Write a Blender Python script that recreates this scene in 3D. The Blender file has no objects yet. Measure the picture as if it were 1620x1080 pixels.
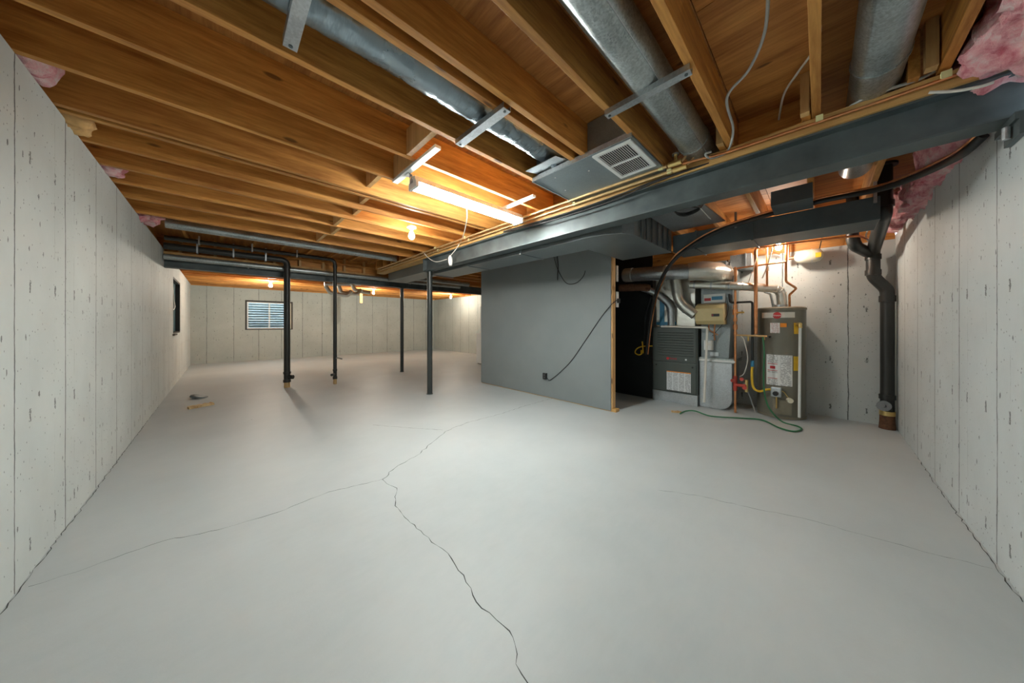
import bpy, math, random
from mathutils import Vector, Matrix, noise
random.seed(7)
SC = bpy.context.scene
COL = SC.collection
PI = math.pi

# ------------------------------------------------------------------ camera, world, exposure
F_PX, CX, HY, CAM_H = 473.0, 810.0, 513.0, 1.2
YAW = math.atan(460 / 473.0)
SY, CY = math.sin(YAW), math.cos(YAW)
cam_d = bpy.data.cameras.new('camera')
cam = bpy.data.objects.new('camera', cam_d); COL.objects.link(cam)
cam.location = (0, 0, CAM_H); cam.rotation_euler = (PI / 2, 0, -YAW)
cam_d.sensor_width = 36.0; cam_d.lens = 36.0 * F_PX / 1620.0
cam_d.shift_y = -(540 - HY) / 1620.0
cam_d.clip_start = 0.02
SC.camera = cam
SC.view_settings.view_transform = 'Standard'; SC.view_settings.look = 'None'
SC.view_settings.gamma = 1.0; SC.view_settings.use_curve_mapping = False
SC.view_settings.exposure = 2.0
w = bpy.data.worlds.new('sky'); SC.world = w; w.use_nodes = True
w.node_tree.nodes['Background'].inputs['Color'].default_value = (0.72, 0.88, 1.0, 1)
w.node_tree.nodes['Background'].inputs['Strength'].default_value = 2.2
FLUO, BULB = 39.0, 340.0          # emission strengths of the tube and of the bulbs

# ------------------------------------------------------------------ reading distances off the survey of the room
def _ray(x, y):
    l = (x - CX) / F_PX
    return SY + l * CY, CY - l * SY, -(y - HY) / F_PX
def at_z(x, y, z=0.0):
    r = _ray(x, y); t = (z - CAM_H) / r[2]; return Vector((t * r[0], t * r[1], z))
def at_x(x, y, X):
    r = _ray(x, y); t = X / r[0]; return Vector((X, t * r[1], CAM_H + t * r[2]))
def at_y(x, y, Y):
    r = _ray(x, y); t = Y / r[1]; return Vector((t * r[0], Y, CAM_H + t * r[2]))

# ------------------------------------------------------------------ mesh builder
class MB:
    def __init__(s): s.v = []; s.f = []
    def add(s, vs, fs):
        n = len(s.v); s.v += [tuple(q) for q in vs]; s.f += [tuple(i + n for i in q) for q in fs]; return s
    def box(s, x0, x1, y0, y1, z0, z1):
        vs = [(x, y, z) for z in (z0, z1) for y in (y0, y1) for x in (x0, x1)]
        return s.add(vs, [(0, 2, 3, 1), (4, 5, 7, 6), (0, 1, 5, 4), (2, 6, 7, 3), (0, 4, 6, 2), (1, 3, 7, 5)])
    def obox(s, c, sz, rot=(0, 0, 0)):
        from mathutils import Euler
        m = Euler(rot).to_matrix(); c = Vector(c)
        vs = [c + m @ Vector((x * sz[0] / 2, y * sz[1] / 2, z * sz[2] / 2)) for z in (-1, 1) for y in (-1, 1) for x in (-1, 1)]
        return s.add(vs, [(0, 2, 3, 1), (4, 5, 7, 6), (0, 1, 5, 4), (2, 6, 7, 3), (0, 4, 6, 2), (1, 3, 7, 5)])
    def prism(s, pts, z0, z1):            # plan polygon, counter-clockwise
        n = len(pts)
        vs = [(p[0], p[1], z0) for p in pts] + [(p[0], p[1], z1) for p in pts]
        return s.add(vs, [tuple(range(n - 1, -1, -1)), tuple(range(n, 2 * n))] + [(i, (i + 1) % n, n + (i + 1) % n, n + i) for i in range(n)])
    def extr(s, pts, axis, a0, a1):       # profile extruded along 'x' or 'y'; pts are (other, z)
        n = len(pts)
        g = (lambda p, a: (a, p[0], p[1])) if axis == 'x' else (lambda p, a: (p[0], a, p[1]))
        vs = [g(p, a0) for p in pts] + [g(p, a1) for p in pts]
        return s.add(vs, [tuple(range(n - 1, -1, -1)), tuple(range(n, 2 * n))] + [(i, (i + 1) % n, n + (i + 1) % n, n + i) for i in range(n)])
    def rings(s, cs, rs, n=16, cap=True, disp=None):
        cs = [Vector(c) for c in cs]
        t0 = (cs[1] - cs[0]).normalized()
        up = Vector((0, 0, 1)) if abs(t0.z) < .9 else Vector((1, 0, 0))
        a = t0.cross(up).normalized()
        vs = []; m = len(cs)
        for i, c in enumerate(cs):
            t = (cs[min(i + 1, m - 1)] - cs[max(i - 1, 0)])
            t = t.normalized() if t.length > 1e-9 else t0
            a = (a - t * a.dot(t)); a = a.normalized() if a.length > 1e-6 else t.orthogonal().normalized()
            b = t.cross(a)
            for k in range(n):
                th = 2 * PI * k / n; r = rs[i]
                if disp: r += disp(i, k, c, th)
                vs.append(c + (a * math.cos(th) + b * math.sin(th)) * r)
        fs = [(i * n + k, i * n + (k + 1) % n, (i + 1) * n + (k + 1) % n, (i + 1) * n + k) for i in range(m - 1) for k in range(n)]
        if cap: fs += [tuple(range(n - 1, -1, -1)), tuple((m - 1) * n + k for k in range(n))]
        return s.add(vs, fs)
    def cyl(s, p0, p1, r, n=16, r1=None): return s.rings([p0, p1], [r, r if r1 is None else r1], n)
    def tube(s, pts, r, n=8, smooth=6):
        pts = spline(pts, smooth) if smooth else [Vector(p) for p in pts]
        return s.rings(pts, [r] * len(pts), n)
    def lathe(s, c, prof, n=32):          # prof: (radius, z)
        c = Vector(c)
        return s.rings([c + Vector((0, 0, z)) for r, z in prof], [r for r, z in prof], n)
    def build(s, name, mat, parent=None, smooth=None, bevel=0, origin=None):
        me = bpy.data.meshes.new(name)
        if parent is not None: off = root_loc(parent)
        elif origin is not None: off = Vector(origin)
        else:
            xs, ys, zs = zip(*s.v); off = Vector(((min(xs) + max(xs)) / 2, (min(ys) + max(ys)) / 2, min(zs)))
        me.from_pydata([(x - off.x, y - off.y, z - off.z) for x, y, z in s.v], [], s.f)
        me.update()
        me.materials.append(mat)
        if smooth:
            for p in me.polygons: p.use_smooth = True
            me.set_sharp_from_angle(angle=math.radians(smooth))
        o = bpy.data.objects.new(name, me); COL.objects.link(o)
        if parent is not None: o.parent = parent
        else: o.location = off
        if bevel:
            b = o.modifiers.new('bevel', 'BEVEL'); b.width = bevel; b.segments = 2; b.limit_method = 'ANGLE'
        return o

def root_loc(o):
    l = Vector((0, 0, 0))
    while o is not None: l += o.location; o = o.parent
    return l
def spline(pts, k):
    P = [Vector(p) for p in pts]
    if len(P) < 3: return P
    out = []
    for i in range(len(P) - 1):
        p0 = P[max(i - 1, 0)]; p1 = P[i]; p2 = P[i + 1]; p3 = P[min(i + 2, len(P) - 1)]
        for j in range(k):
            t = j / k
            out.append(.5 * ((2 * p1) + (p2 - p0) * t + (2 * p0 - 5 * p1 + 4 * p2 - p3) * t * t + (3 * p1 - p0 - 3 * p2 + p3) * t ** 3))
    out.append(P[-1]); return out
def bend(a, b, c, r, k=6):                # a pipe corner at b, rounded
    a, b, c = Vector(a), Vector(b), Vector(c)
    u = (a - b).normalized(); v = (c - b).normalized()
    p, q = b + u * r, b + v * r
    return [p * (1 - t) ** 2 + b * 2 * t * (1 - t) + q * t * t for t in [i / k for i in range(k + 1)]]
def pipe_path(pts, r):
    pts = [Vector(p) for p in pts]; out = [pts[0]]
    for i in range(1, len(pts) - 1): out += bend(pts[i - 1], pts[i], pts[i + 1], r)
    return out + [pts[-1]]
def tag(o, label=None, cat=None, group=None, kind=None):
    if label: o['label'] = label
    if cat: o['category'] = cat
    if group: o['group'] = group
    if kind: o['kind'] = kind
    return o
def thing(name, loc, label, cat, group=None):
    o = bpy.data.objects.new(name, None); COL.objects.link(o); o.location = loc; o.empty_display_size = .1
    return tag(o, label, cat, group)
def B(x0, x1, y0, y1, z0, z1): return MB().box(x0, x1, y0, y1, z0, z1)

# ------------------------------------------------------------------ materials
def newmat(name):
    m = bpy.data.materials.new(name); m.use_nodes = True
    nt = m.node_tree; return m, nt, nt.nodes['Principled BSDF']
def N(nt, t, **kw):
    n = nt.nodes.new(t)
    for k, v in kw.items(): setattr(n, k, v)
    return n
def ramp(nt, src, stops):
    r = N(nt, 'ShaderNodeValToRGB'); e = r.color_ramp.elements
    while len(e) < len(stops): e.new(.5)
    for i, (p, c) in enumerate(stops):
        e[i].position = p; e[i].color = (*c, 1) if len(c) == 3 else c
    nt.links.new(src, r.inputs[0]); return r.outputs[0]
def mixc(nt, fac, a, b, mode='MIX'):
    m = N(nt, 'ShaderNodeMix', data_type='RGBA', blend_type=mode)
    if isinstance(fac, (int, float)): m.inputs[0].default_value = fac
    else: nt.links.new(fac, m.inputs[0])
    for s, i in ((a, 6), (b, 7)):
        if isinstance(s, tuple): m.inputs[i].default_value = (*s, 1)
        else: nt.links.new(s, m.inputs[i])
    return m.outputs[2]
def mth(nt, op, a, b=None, c=None):
    m = N(nt, 'ShaderNodeMath', operation=op)
    for i, s in enumerate((a, b, c)):
        if s is None: continue
        if isinstance(s, (int, float)): m.inputs[i].default_value = s
        else: nt.links.new(s, m.inputs[i])
    return m.outputs[0]
def coords(nt, scale=(1, 1, 1), loc=(0, 0, 0)):
    tc = N(nt, 'ShaderNodeTexCoord'); mp = N(nt, 'ShaderNodeMapping')
    mp.inputs['Scale'].default_value = scale; mp.inputs['Location'].default_value = loc
    nt.links.new(tc.outputs['Object'], mp.inputs[0]); return mp.outputs[0]
def bump(nt, bs, h, strength=.3, dist=.005):
    b = N(nt, 'ShaderNodeBump'); b.inputs['Strength'].default_value = strength; b.inputs['Distance'].default_value = dist
    nt.links.new(h, b.inputs['Height']); nt.links.new(b.outputs[0], bs.inputs['Normal'])
def noise_t(nt, vec, scale, detail=4, rough=.55):
    n = N(nt, 'ShaderNodeTexNoise'); n.inputs['Scale'].default_value = scale
    n.inputs['Detail'].default_value = detail; n.inputs['Roughness'].default_value = rough
    nt.links.new(vec, n.inputs['Vector']); return n.outputs[0]
def simple(name, c, rough=.5, metal=0.0, var=.08, sc=20, bmp=.0, emit=None, spec=None):
    m, nt, bs = newmat(name)
    v = noise_t(nt, coords(nt), sc)
    a = tuple(max(0, x * (1 - var)) for x in c); b = tuple(min(1, x * (1 + var)) for x in c)
    nt.links.new(ramp(nt, v, [(.3, a), (.7, b)]), bs.inputs['Base Color'])
    bs.inputs['Roughness'].default_value = rough; bs.inputs['Metallic'].default_value = metal
    if bmp: bump(nt, bs, v, bmp)
    if emit:
        bs.inputs['Emission Color'].default_value = (*emit[0], 1); bs.inputs['Emission Strength'].default_value = emit[1]
    return m
def wood(name, lo, hi, axis, knots=True, rough=.6):
    m, nt, bs = newmat(name)
    s = {'x': (1.2, 14, 14), 'y': (14, 1.2, 14), 'z': (14, 14, 1.2)}[axis]
    vec = coords(nt, s)
    oi = N(nt, 'ShaderNodeObjectInfo')
    add = N(nt, 'ShaderNodeVectorMath', operation='ADD'); cmb = N(nt, 'ShaderNodeCombineXYZ')
    r50 = mth(nt, 'MULTIPLY', oi.outputs['Random'], 60.0)
    for i in range(3): nt.links.new(r50, cmb.inputs[i])
    nt.links.new(vec, add.inputs[0]); nt.links.new(cmb.outputs[0], add.inputs[1]); vec = add.outputs[0]
    g = noise_t(nt, vec, 1.3, 6, .6)
    g2 = noise_t(nt, vec, 6, 3, .6)
    g = mth(nt, 'ADD', mth(nt, 'MULTIPLY', g, .7), mth(nt, 'MULTIPLY', g2, .3))
    col = ramp(nt, g, [(.32, lo), (.5, tuple((a + b) / 2 for a, b in zip(lo, hi))), (.68, hi)])
    hsv = N(nt, 'ShaderNodeHueSaturation')
    nt.links.new(mth(nt, 'ADD', mth(nt, 'MULTIPLY', oi.outputs['Random'], .35), .82), hsv.inputs['Value'])
    nt.links.new(col, hsv.inputs['Color']); col = hsv.outputs[0]
    if knots:
        s2 = {'x': (2.2, 7, 7), 'y': (7, 2.2, 7), 'z': (7, 7, 2.2)}[axis]
        kv = coords(nt, s2)
        add2 = N(nt, 'ShaderNodeVectorMath', operation='ADD'); nt.links.new(kv, add2.inputs[0]); nt.links.new(cmb.outputs[0], add2.inputs[1])
        vo = N(nt, 'ShaderNodeTexVoronoi'); vo.inputs['Scale'].default_value = 1.0; nt.links.new(add2.outputs[0], vo.inputs['Vector'])
        k = ramp(nt, vo.outputs['Distance'], [(.07, (1, 1, 1)), (.11, (0, 0, 0))])
        col = mixc(nt, mth(nt, 'MULTIPLY', k, .75), col, tuple(a * .25 for a in lo))
    nt.links.new(col, bs.inputs['Base Color']); bs.inputs['Roughness'].default_value = rough
    bump(nt, bs, g, .15, .003)
    return m
def galv(name, c=(.52, .55, .57), rough=.36, spangle=.25, metal=.85, wrinkle=0):
    m, nt, bs = newmat(name)
    vec = coords(nt)
    vo = N(nt, 'ShaderNodeTexVoronoi'); vo.inputs['Scale'].default_value = 120; nt.links.new(vec, vo.inputs['Vector'])
    n = noise_t(nt, vec, 3, 5)
    f = n if wrinkle else mth(nt, 'ADD', mth(nt, 'MULTIPLY', vo.outputs['Color'], .3), mth(nt, 'MULTIPLY', n, .7))
    col = ramp(nt, f, [(.25, tuple(x * (1 - spangle) for x in c)), (.75, tuple(min(1, x * (1 + spangle)) for x in c))])
    nt.links.new(col, bs.inputs['Base Color'])
    nt.links.new(ramp(nt, f, [(.2, (rough * .8,) * 3), (.8, (rough * 1.3,) * 3)]), bs.inputs['Roughness'])
    bs.inputs['Metallic'].default_value = metal
    if wrinkle: bump(nt, bs, noise_t(nt, coords(nt, (2.5, 1, 1)), 13, 2), wrinkle, .01)
    else: bump(nt, bs, n, .08, .01)
    return m
def concrete_wall(name, axis, off, step, base=(.50, .53, .52), marks=.85):
    """painted board-formed concrete: vertical form joints, bug holes, rub marks"""
    m, nt, bs = newmat(name)
    vec = coords(nt)
    sp = N(nt, 'ShaderNodeSeparateXYZ'); nt.links.new(vec, sp.inputs[0])
    u = sp.outputs[0 if axis == 'x' else 1]; z = sp.outputs[2]
    wob = mth(nt, 'MULTIPLY', mth(nt, 'SUBTRACT', noise_t(nt, vec, 2.2, 5, .7), .5), .035)
    t = mth(nt, 'DIVIDE', mth(nt, 'SUBTRACT', mth(nt, 'ADD', u, wob), off - 50 * step), step)
    fr = mth(nt, 'FRACT', t); cell = mth(nt, 'FLOOR', t)
    d = mth(nt, 'MULTIPLY', mth(nt, 'MINIMUM', fr, mth(nt, 'SUBTRACT', 1.0, fr)), step)
    wid = mth(nt, 'MULTIPLY', noise_t(nt, coords(nt, (1.5, 1.5, .7)), 6, 5, .75), .0135)
    cn = N(nt, 'ShaderNodeTexWhiteNoise', noise_dimensions='1D'); nt.links.new(mth(nt, 'ADD', mth(nt, 'FLOOR', mth(nt, 'ADD', t, .5)), 3.3), cn.inputs['W'])
    wid = mth(nt, 'SUBTRACT', wid, mth(nt, 'MULTIPLY', cn.outputs['Value'], .0022))
    seam = mth(nt, 'MULTIPLY', mth(nt, 'LESS_THAN', d, mth(nt, 'SUBTRACT', wid, .0010)), .88)
    # finer secondary board marks
    t2 = mth(nt, 'FRACT', mth(nt, 'DIVIDE', mth(nt, 'SUBTRACT', mth(nt, 'ADD', u, wob), off - 50 * step + .24 * step), step * .5))
    d2 = mth(nt, 'MULTIPLY', mth(nt, 'MINIMUM', t2, mth(nt, 'SUBTRACT', 1.0, t2)), step * .5)
    seam2 = mth(nt, 'MULTIPLY', mth(nt, 'LESS_THAN', d2, mth(nt, 'SUBTRACT', wid, .0060)), .5)
    # bug holes: rare cells of a voronoi stretched vertically
    st = (26, 26, 11)
    def uz(a, b):
        c = N(nt, 'ShaderNodeCombineXYZ'); nt.links.new(mth(nt, 'MULTIPLY', u, a), c.inputs[0]); nt.links.new(mth(nt, 'MULTIPLY', z, b), c.inputs[1]); return c.outputs[0]
    v1 = N(nt, 'ShaderNodeTexVoronoi', voronoi_dimensions='2D'); v1.inputs['Scale'].default_value = 1; nt.links.new(uz(34, 22), v1.inputs['Vector'])
    sc1 = N(nt, 'ShaderNodeSeparateColor'); nt.links.new(v1.outputs['Color'], sc1.inputs[0])
    jag = mth(nt, 'MULTIPLY', noise_t(nt, vec, 120, 2), .22)
    pit = mth(nt, 'MULTIPLY', mth(nt, 'LESS_THAN', mth(nt, 'ADD', v1.outputs['Distance'], jag), .20), mth(nt, 'GREATER_THAN', mth(nt, 'ADD', sc1.outputs[0], mth(nt, 'MULTIPLY', noise_t(nt, vec, 1.8, 2), .6)), 1.10))
    v2 = N(nt, 'ShaderNodeTexVoronoi', voronoi_dimensions='2D'); v2.inputs['Scale'].default_value = 1; nt.links.new(uz(16, 7), v2.inputs['Vector'])
    sc2 = N(nt, 'ShaderNodeSeparateColor'); nt.links.new(v2.outputs['Color'], sc2.inputs[0])
    jag2 = mth(nt, 'MULTIPLY', noise_t(nt, coords(nt, (1, 1, .5)), 60, 3, .8), .3)
    pit2 = mth(nt, 'MULTIPLY', mth(nt, 'LESS_THAN', mth(nt, 'ADD', v2.outputs['Distance'], jag2), .24), mth(nt, 'GREATER_THAN', sc2.outputs[1], .90))
    tu = mth(nt, 'FRACT', mth(nt, 'DIVIDE', mth(nt, 'SUBTRACT', u, off - 50 * step), step * .5))
    tz = mth(nt, 'FRACT', mth(nt, 'ADD', mth(nt, 'DIVIDE', z, .62), .27))
    jn = noise_t(nt, coords(nt, (1, 1, .7)), 70, 3, .8)
    tie = mth(nt, 'MULTIPLY', mth(nt, 'LESS_THAN', mth(nt, 'MULTIPLY', mth(nt, 'ABSOLUTE', mth(nt, 'SUBTRACT', tu, .5)), step * .5), mth(nt, 'MULTIPLY', mth(nt, 'SUBTRACT', jn, .38), .055)), mth(nt, 'LESS_THAN', mth(nt, 'ABSOLUTE', mth(nt, 'SUBTRACT', tz, .5)), .05))
    dark = mth(nt, 'MINIMUM', 1.0, mth(nt, 'ADD', mth(nt, 'MULTIPLY', tie, marks), mth(nt, 'ADD', mth(nt, 'ADD', seam, seam2), mth(nt, 'ADD', mth(nt, 'MULTIPLY', pit, .8), mth(nt, 'MULTIPLY', pit2, .8)))))
    mot = noise_t(nt, vec, 1.6, 5, .6)
    c0 = ramp(nt, mot, [(.3, tuple(x * .90 for x in base)), (.7, tuple(x * 1.06 for x in base))])
    col = mixc(nt, dark, c0, (.055, .06, .06))
    nt.links.new(col, bs.inputs['Base Color']); bs.inputs['Roughness'].default_value = .62
    h = mth(nt, 'SUBTRACT', mth(nt, 'MULTIPLY', noise_t(nt, vec, 45, 5, .7), .35), dark)
    bump(nt, bs, h, .35, .006)
    return m
def floor_mat():
    m, nt, bs = newmat('painted concrete floor')
    vec = coords(nt)
    a = noise_t(nt, vec, .9, 6, .62); b = noise_t(nt, coords(nt, (1, 3, 1)), 7, 4, .7)
    f = mth(nt, 'ADD', mth(nt, 'MULTIPLY', a, .75), mth(nt, 'MULTIPLY', b, .25))
    c = ramp(nt, f, [(.33, (.40, .43, .435)), (.52, (.445, .475, .478)), (.7, (.485, .51, .51))])
    v = N(nt, 'ShaderNodeTexVoronoi'); v.inputs['Scale'].default_value = 3.1; nt.links.new(vec, v.inputs['Vector'])
    sc = N(nt, 'ShaderNodeSeparateColor'); nt.links.new(v.outputs['Color'], sc.inputs[0])
    sp = mth(nt, 'MULTIPLY', mth(nt, 'LESS_THAN', v.outputs['Distance'], .028), mth(nt, 'GREATER_THAN', sc.outputs[0], .8))
    nt.links.new(mixc(nt, mth(nt, 'MULTIPLY', sp, .7), c, (.08, .08, .075)), bs.inputs['Base Color'])
    nt.links.new(ramp(nt, b, [(.3, (.44,) * 3), (.7, (.56,) * 3)]), bs.inputs['Roughness'])
    bump(nt, bs, noise_t(nt, vec, 60, 5, .65), .12, .004)
    return m
def pink_mat():
    m, nt, bs = newmat('pink fibreglass')
    n = noise_t(nt, coords(nt), 14, 6, .7)
    nt.links.new(ramp(nt, n, [(.3, (.62, .12, .16)), (.5, (.88, .42, .44)), (.68, (.95, .78, .74))]), bs.inputs['Base Color'])
    bs.inputs['Roughness'].default_value = .95; bump(nt, bs, noise_t(nt, coords(nt), 55, 5, .8), .8, .02); return m
def label_mat(name, axis='y', base=(.80, .80, .78), ink=(.12, .12, .13), rows=60, cols=3, solid=.5):
    """printed sheet: columns of tiny text rows"""
    m, nt, bs = newmat(name)
    tc = N(nt, 'ShaderNodeTexCoord'); sp = N(nt, 'ShaderNodeSeparateXYZ'); nt.links.new(tc.outputs['Generated'], sp.inputs[0])
    u = sp.outputs[1 if axis == 'y' else 0]; z = sp.outputs[2]
    row = mth(nt, 'LESS_THAN', mth(nt, 'FRACT', mth(nt, 'MULTIPLY', z, rows)), solid)
    cc = mth(nt, 'FRACT', mth(nt, 'MULTIPLY', u, cols))
    inn = mth(nt, 'MULTIPLY', mth(nt, 'GREATER_THAN', cc, .08), mth(nt, 'LESS_THAN', cc, .9))
    wv = N(nt, 'ShaderNodeTexWhiteNoise', noise_dimensions='2D'); cb = N(nt, 'ShaderNodeCombineXYZ')
    nt.links.new(mth(nt, 'FLOOR', mth(nt, 'MULTIPLY', z, rows)), cb.inputs[0]); nt.links.new(mth(nt, 'FLOOR', mth(nt, 'MULTIPLY', u, cols * 14)), cb.inputs[1])
    nt.links.new(cb.outputs[0], wv.inputs['Vector'])
    k = mth(nt, 'MULTIPLY', mth(nt, 'MULTIPLY', row, inn), mth(nt, 'GREATER_THAN', wv.outputs['Value'], .3))
    nt.links.new(mixc(nt, mth(nt, 'MULTIPLY', k, .75), base, ink), bs.inputs['Base Color']); bs.inputs['Roughness'].default_value = .4
    return m

M = {}
M['joist_x'] = wood('fir joist', (.30, .098, .014), (.74, .36, .085), 'x')
M['joist_y'] = wood('fir joist across', (.30, .098, .014), (.74, .36, .085), 'y')
M['stud'] = wood('pine stud', (.52, .27, .09), (.78, .50, .22), 'z')
M['ply'] = wood('plywood', (.26, .08, .014), (.62, .28, .07), 'y', knots=True)
M['plate'] = wood('pine plate', (.50, .25, .07), (.76, .48, .17), 'y', knots=False)
M['block'] = wood('pine block', (.48, .26, .09), (.74, .47, .2), 'z', knots=False)
M['wall_l'] = concrete_wall('concrete left', 'y', 2.5, .605, (.56, .59, .575))
M['wall_r'] = concrete_wall('concrete right', 'x', 2.784, .58, (.54, .57, .57))
M['wall_b'] = concrete_wall('concrete back', 'y', -.25, .61)
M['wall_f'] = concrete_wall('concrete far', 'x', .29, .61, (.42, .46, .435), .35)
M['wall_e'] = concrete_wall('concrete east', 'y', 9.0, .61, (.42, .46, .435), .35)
M['floor'] = floor_mat()
M['drywall'] = simple('grey painted drywall', (.21, .235, .24), .55, var=.05, sc=2, bmp=.02)
M['blackwall'] = simple('black board', (.012, .014, .015), .5, var=.2, sc=3)  # near-black base colour for the boards around the closet
M['steel'] = simple('slate painted steel', (.085, .105, .108), .48, .1, var=.3, sc=5, bmp=.06)
M['poststeel'] = simple('charcoal painted steel', (.035, .04, .038), .35, .1, sc=5)
M['soffit'] = simple('slate painted duct', (.085, .10, .105), .45, .2, var=.2, sc=4)
M['galv'] = galv('galvanised steel')
M['galvpan'] = galv('galvanised return pan', (.30, .35, .37), .42, .15, .7)
M['galvround'] = galv('galvanised round duct', (.42, .46, .46), .33, .45, .8)
M['trunk'] = galv('galvanised trunk', (.27, .30, .305), .42, .2, .75)
M['foil'] = galv('aluminium foil wrap', (.25, .30, .33), .27, .06, .9, wrinkle=.5)
M['foilbright'] = galv('aluminium foil tape', (.72, .72, .66), .33, .12, .85, wrinkle=.45)
M['abs'] = simple('black abs pipe', (.02, .02, .018), .4, 0, sc=8)
M['black'] = simple('black plastic', (.015, .015, .016), .4)
M['blackrub'] = simple('black rubber jacket', (.022, .02, .019), .5)
M['copper'] = simple('copper', (.78, .34, .15), .28, .9, var=.2, sc=14)
M['copper_pale'] = simple('copper painted over', (.62, .42, .2), .35, .6, var=.15)
M['brass'] = simple('brass', (.75, .55, .22), .3, .85)
M['rust'] = simple('rusty iron', (.13, .055, .025), .75, .2, var=.4, sc=30, bmp=.3)
M['pink'] = pink_mat()
M['kraft'] = simple('kraft facing', (.58, .34, .13), .7, var=.2)
M['white'] = simple('white enamel', (.78, .79, .77), .4, var=.03)
M['offwhite'] = simple('white pvc', (.75, .72, .64), .35, var=.04)
M['cream'] = simple('cream enamel', (.80, .74, .58), .35, var=.05)
M['clip'] = simple('pale yellow clip', (.75, .72, .36), .5)
M['cordw'] = simple('white cord', (.66, .63, .56), .5)
M['cordg'] = simple('grey cable', (.42, .42, .40), .5)
M['tan'] = simple('tan plastic', (.62, .50, .25), .38, var=.04)
M['heater'] = simple('taupe enamel', (.20, .185, .145), .3, .25, var=.05, sc=4)
M['heatertrim'] = simple('taupe ring', (.25, .22, .16), .35, .2)
M['furn'] = simple('grey steel cabinet', (.085, .098, .09), .33, .25, var=.04, sc=2)
M['red'] = simple('red paint', (.55, .02, .025), .4)
M['redvalve'] = simple('red valve', (.48, .06, .04), .4, .2, var=.3)
M['orange'] = simple('orange sticker', (.85, .28, .02), .5)
M['yellow'] = simple('yellow plastic', (.80, .50, .03), .4)
M['blue'] = simple('blue tape', (.05, .25, .42), .45)
M['green'] = simple('green garden hose', (.02, .16, .06), .35)
M['crack'] = simple('dark crack', (.05, .052, .05), .9)  # plain dark colour of the crack ribbons on the slab
M['darkframe'] = simple('dark window buck', (.03, .028, .024), .6)
M['teal'] = simple('dark teal board', (.035, .085, .10), .4)
M['label'] = label_mat('printed instruction sheet', rows=34, cols=2)
M['label4'] = label_mat('printed wiring sheet', rows=30, cols=4, base=(.74, .76, .77))
M['sticker'] = label_mat('small printed sticker', rows=12, cols=1, base=(.82, .8, .78), ink=(.5, .2, .18))
M['scrap'] = wood('scrap wood', (.42, .25, .10), (.78, .58, .30), 'x')
g_, nt_, bs_ = newmat('window glass')
bs_.inputs['Base Color'].default_value = (.85, .95, .95, 1); bs_.inputs['Roughness'].default_value = .02
bs_.inputs['Transmission Weight'].default_value = 1.0; bs_.inputs['IOR'].default_value = 1.05
M['glass'] = g_
M['tube'] = simple('lit tube', (1, 1, 1), .5, emit=((.93, 1.0, .97), FLUO))
M['bulb'] = simple('lit bulb', (1, 1, 1), .5, emit=((1.0, .91, .76), BULB))
M['bulbh'] = simple('lit bulb by heater', (1, 1, 1), .5, emit=((1.0, .90, .76), BULB * .40))
M['bulbw'] = simple('lit bulb white', (1, 1, 1), .5, emit=((1.0, .94, .84), BULB * .30))

# ------------------------------------------------------------------ room shell
XL, YR, XB, YF, XE = -.66, -.62, 5.65, 13.1, 7.42
ZJ, ZS = 2.415, 2.645          # underside of joists, underside of subfloor
ORG = (0, 0, 0)
def struct(name, mb, mat, label=None, **kw):
    o = mb.build(name, mat, origin=ORG, **kw); o['kind'] = 'structure'
    if label: o['label'] = label
    return o
floor = struct('floor', B(XL - .2, XE + .2, YR - .2, YF + .2, -.12, 0), M['floor'], 'light grey painted concrete slab floor with long hairline cracks')
def crack(pts, width, jit, name='crack'):
    P = [at_z(x, y, 0) for x, y in pts]; Q = []
    rnd = random.Random(len(pts) * 7 + int(pts[0][0]))
    for a, b in zip(P, P[1:]):
        n = max(2, int((b - a).length / .035)); d = (b - a).normalized(); s = Vector((-d.y, d.x, 0))
        for i in range(n):
            Q.append(a.lerp(b, i / n) + s * rnd.uniform(-jit, jit) * (0 if i == 0 else 1))
    Q.append(P[-1]); vs = []; fs = []
    for i, q in enumerate(Q):
        d = (Q[min(i + 1, len(Q) - 1)] - Q[max(i - 1, 0)]).normalized(); s = Vector((-d.y, d.x, 0)) * width / 3 * rnd.uniform(.3, 1.4)
        vs += [(q + s + Vector((0, 0, .0006))), (q - s + Vector((0, 0, .0006)))]
    for i in range(len(Q) - 1): fs.append((2 * i, 2 * i + 1, 2 * i + 3, 2 * i + 2))
    return MB().add(vs, fs).build(name, M['crack'], floor)
crack([(45, 928), (120, 905), (200, 875), (260, 855), (345, 838), (440, 810), (520, 778), (605, 758)], .005, .006)
crack([(605, 758), (625, 740), (660, 720), (690, 695), (705, 682), (740, 668), (790, 655), (830, 642), (880, 628)], .007, .012)
crack([(605, 758), (612, 765), (628, 772), (625, 800), (640, 818), (670, 845), (700, 868), (720, 893), (745, 930), (762, 962), (785, 980), (806, 998), (815, 1020), (816, 1050), (836, 1082)], .006, .008)
crack([(1040, 775), (1100, 783), (1180, 801), (1280, 822), (1380, 850), (1480, 877), (1570, 899)], .0035, .006)
crack([(590, 672), (640, 676), (700, 680)], .006, .005)
crack([(0, 972), (60, 893), (140, 790), (250, 643)], .006, .006)
crack([(1445, 712), (1480, 766), (1540, 848), (1618, 952)], .006, .006)

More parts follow.
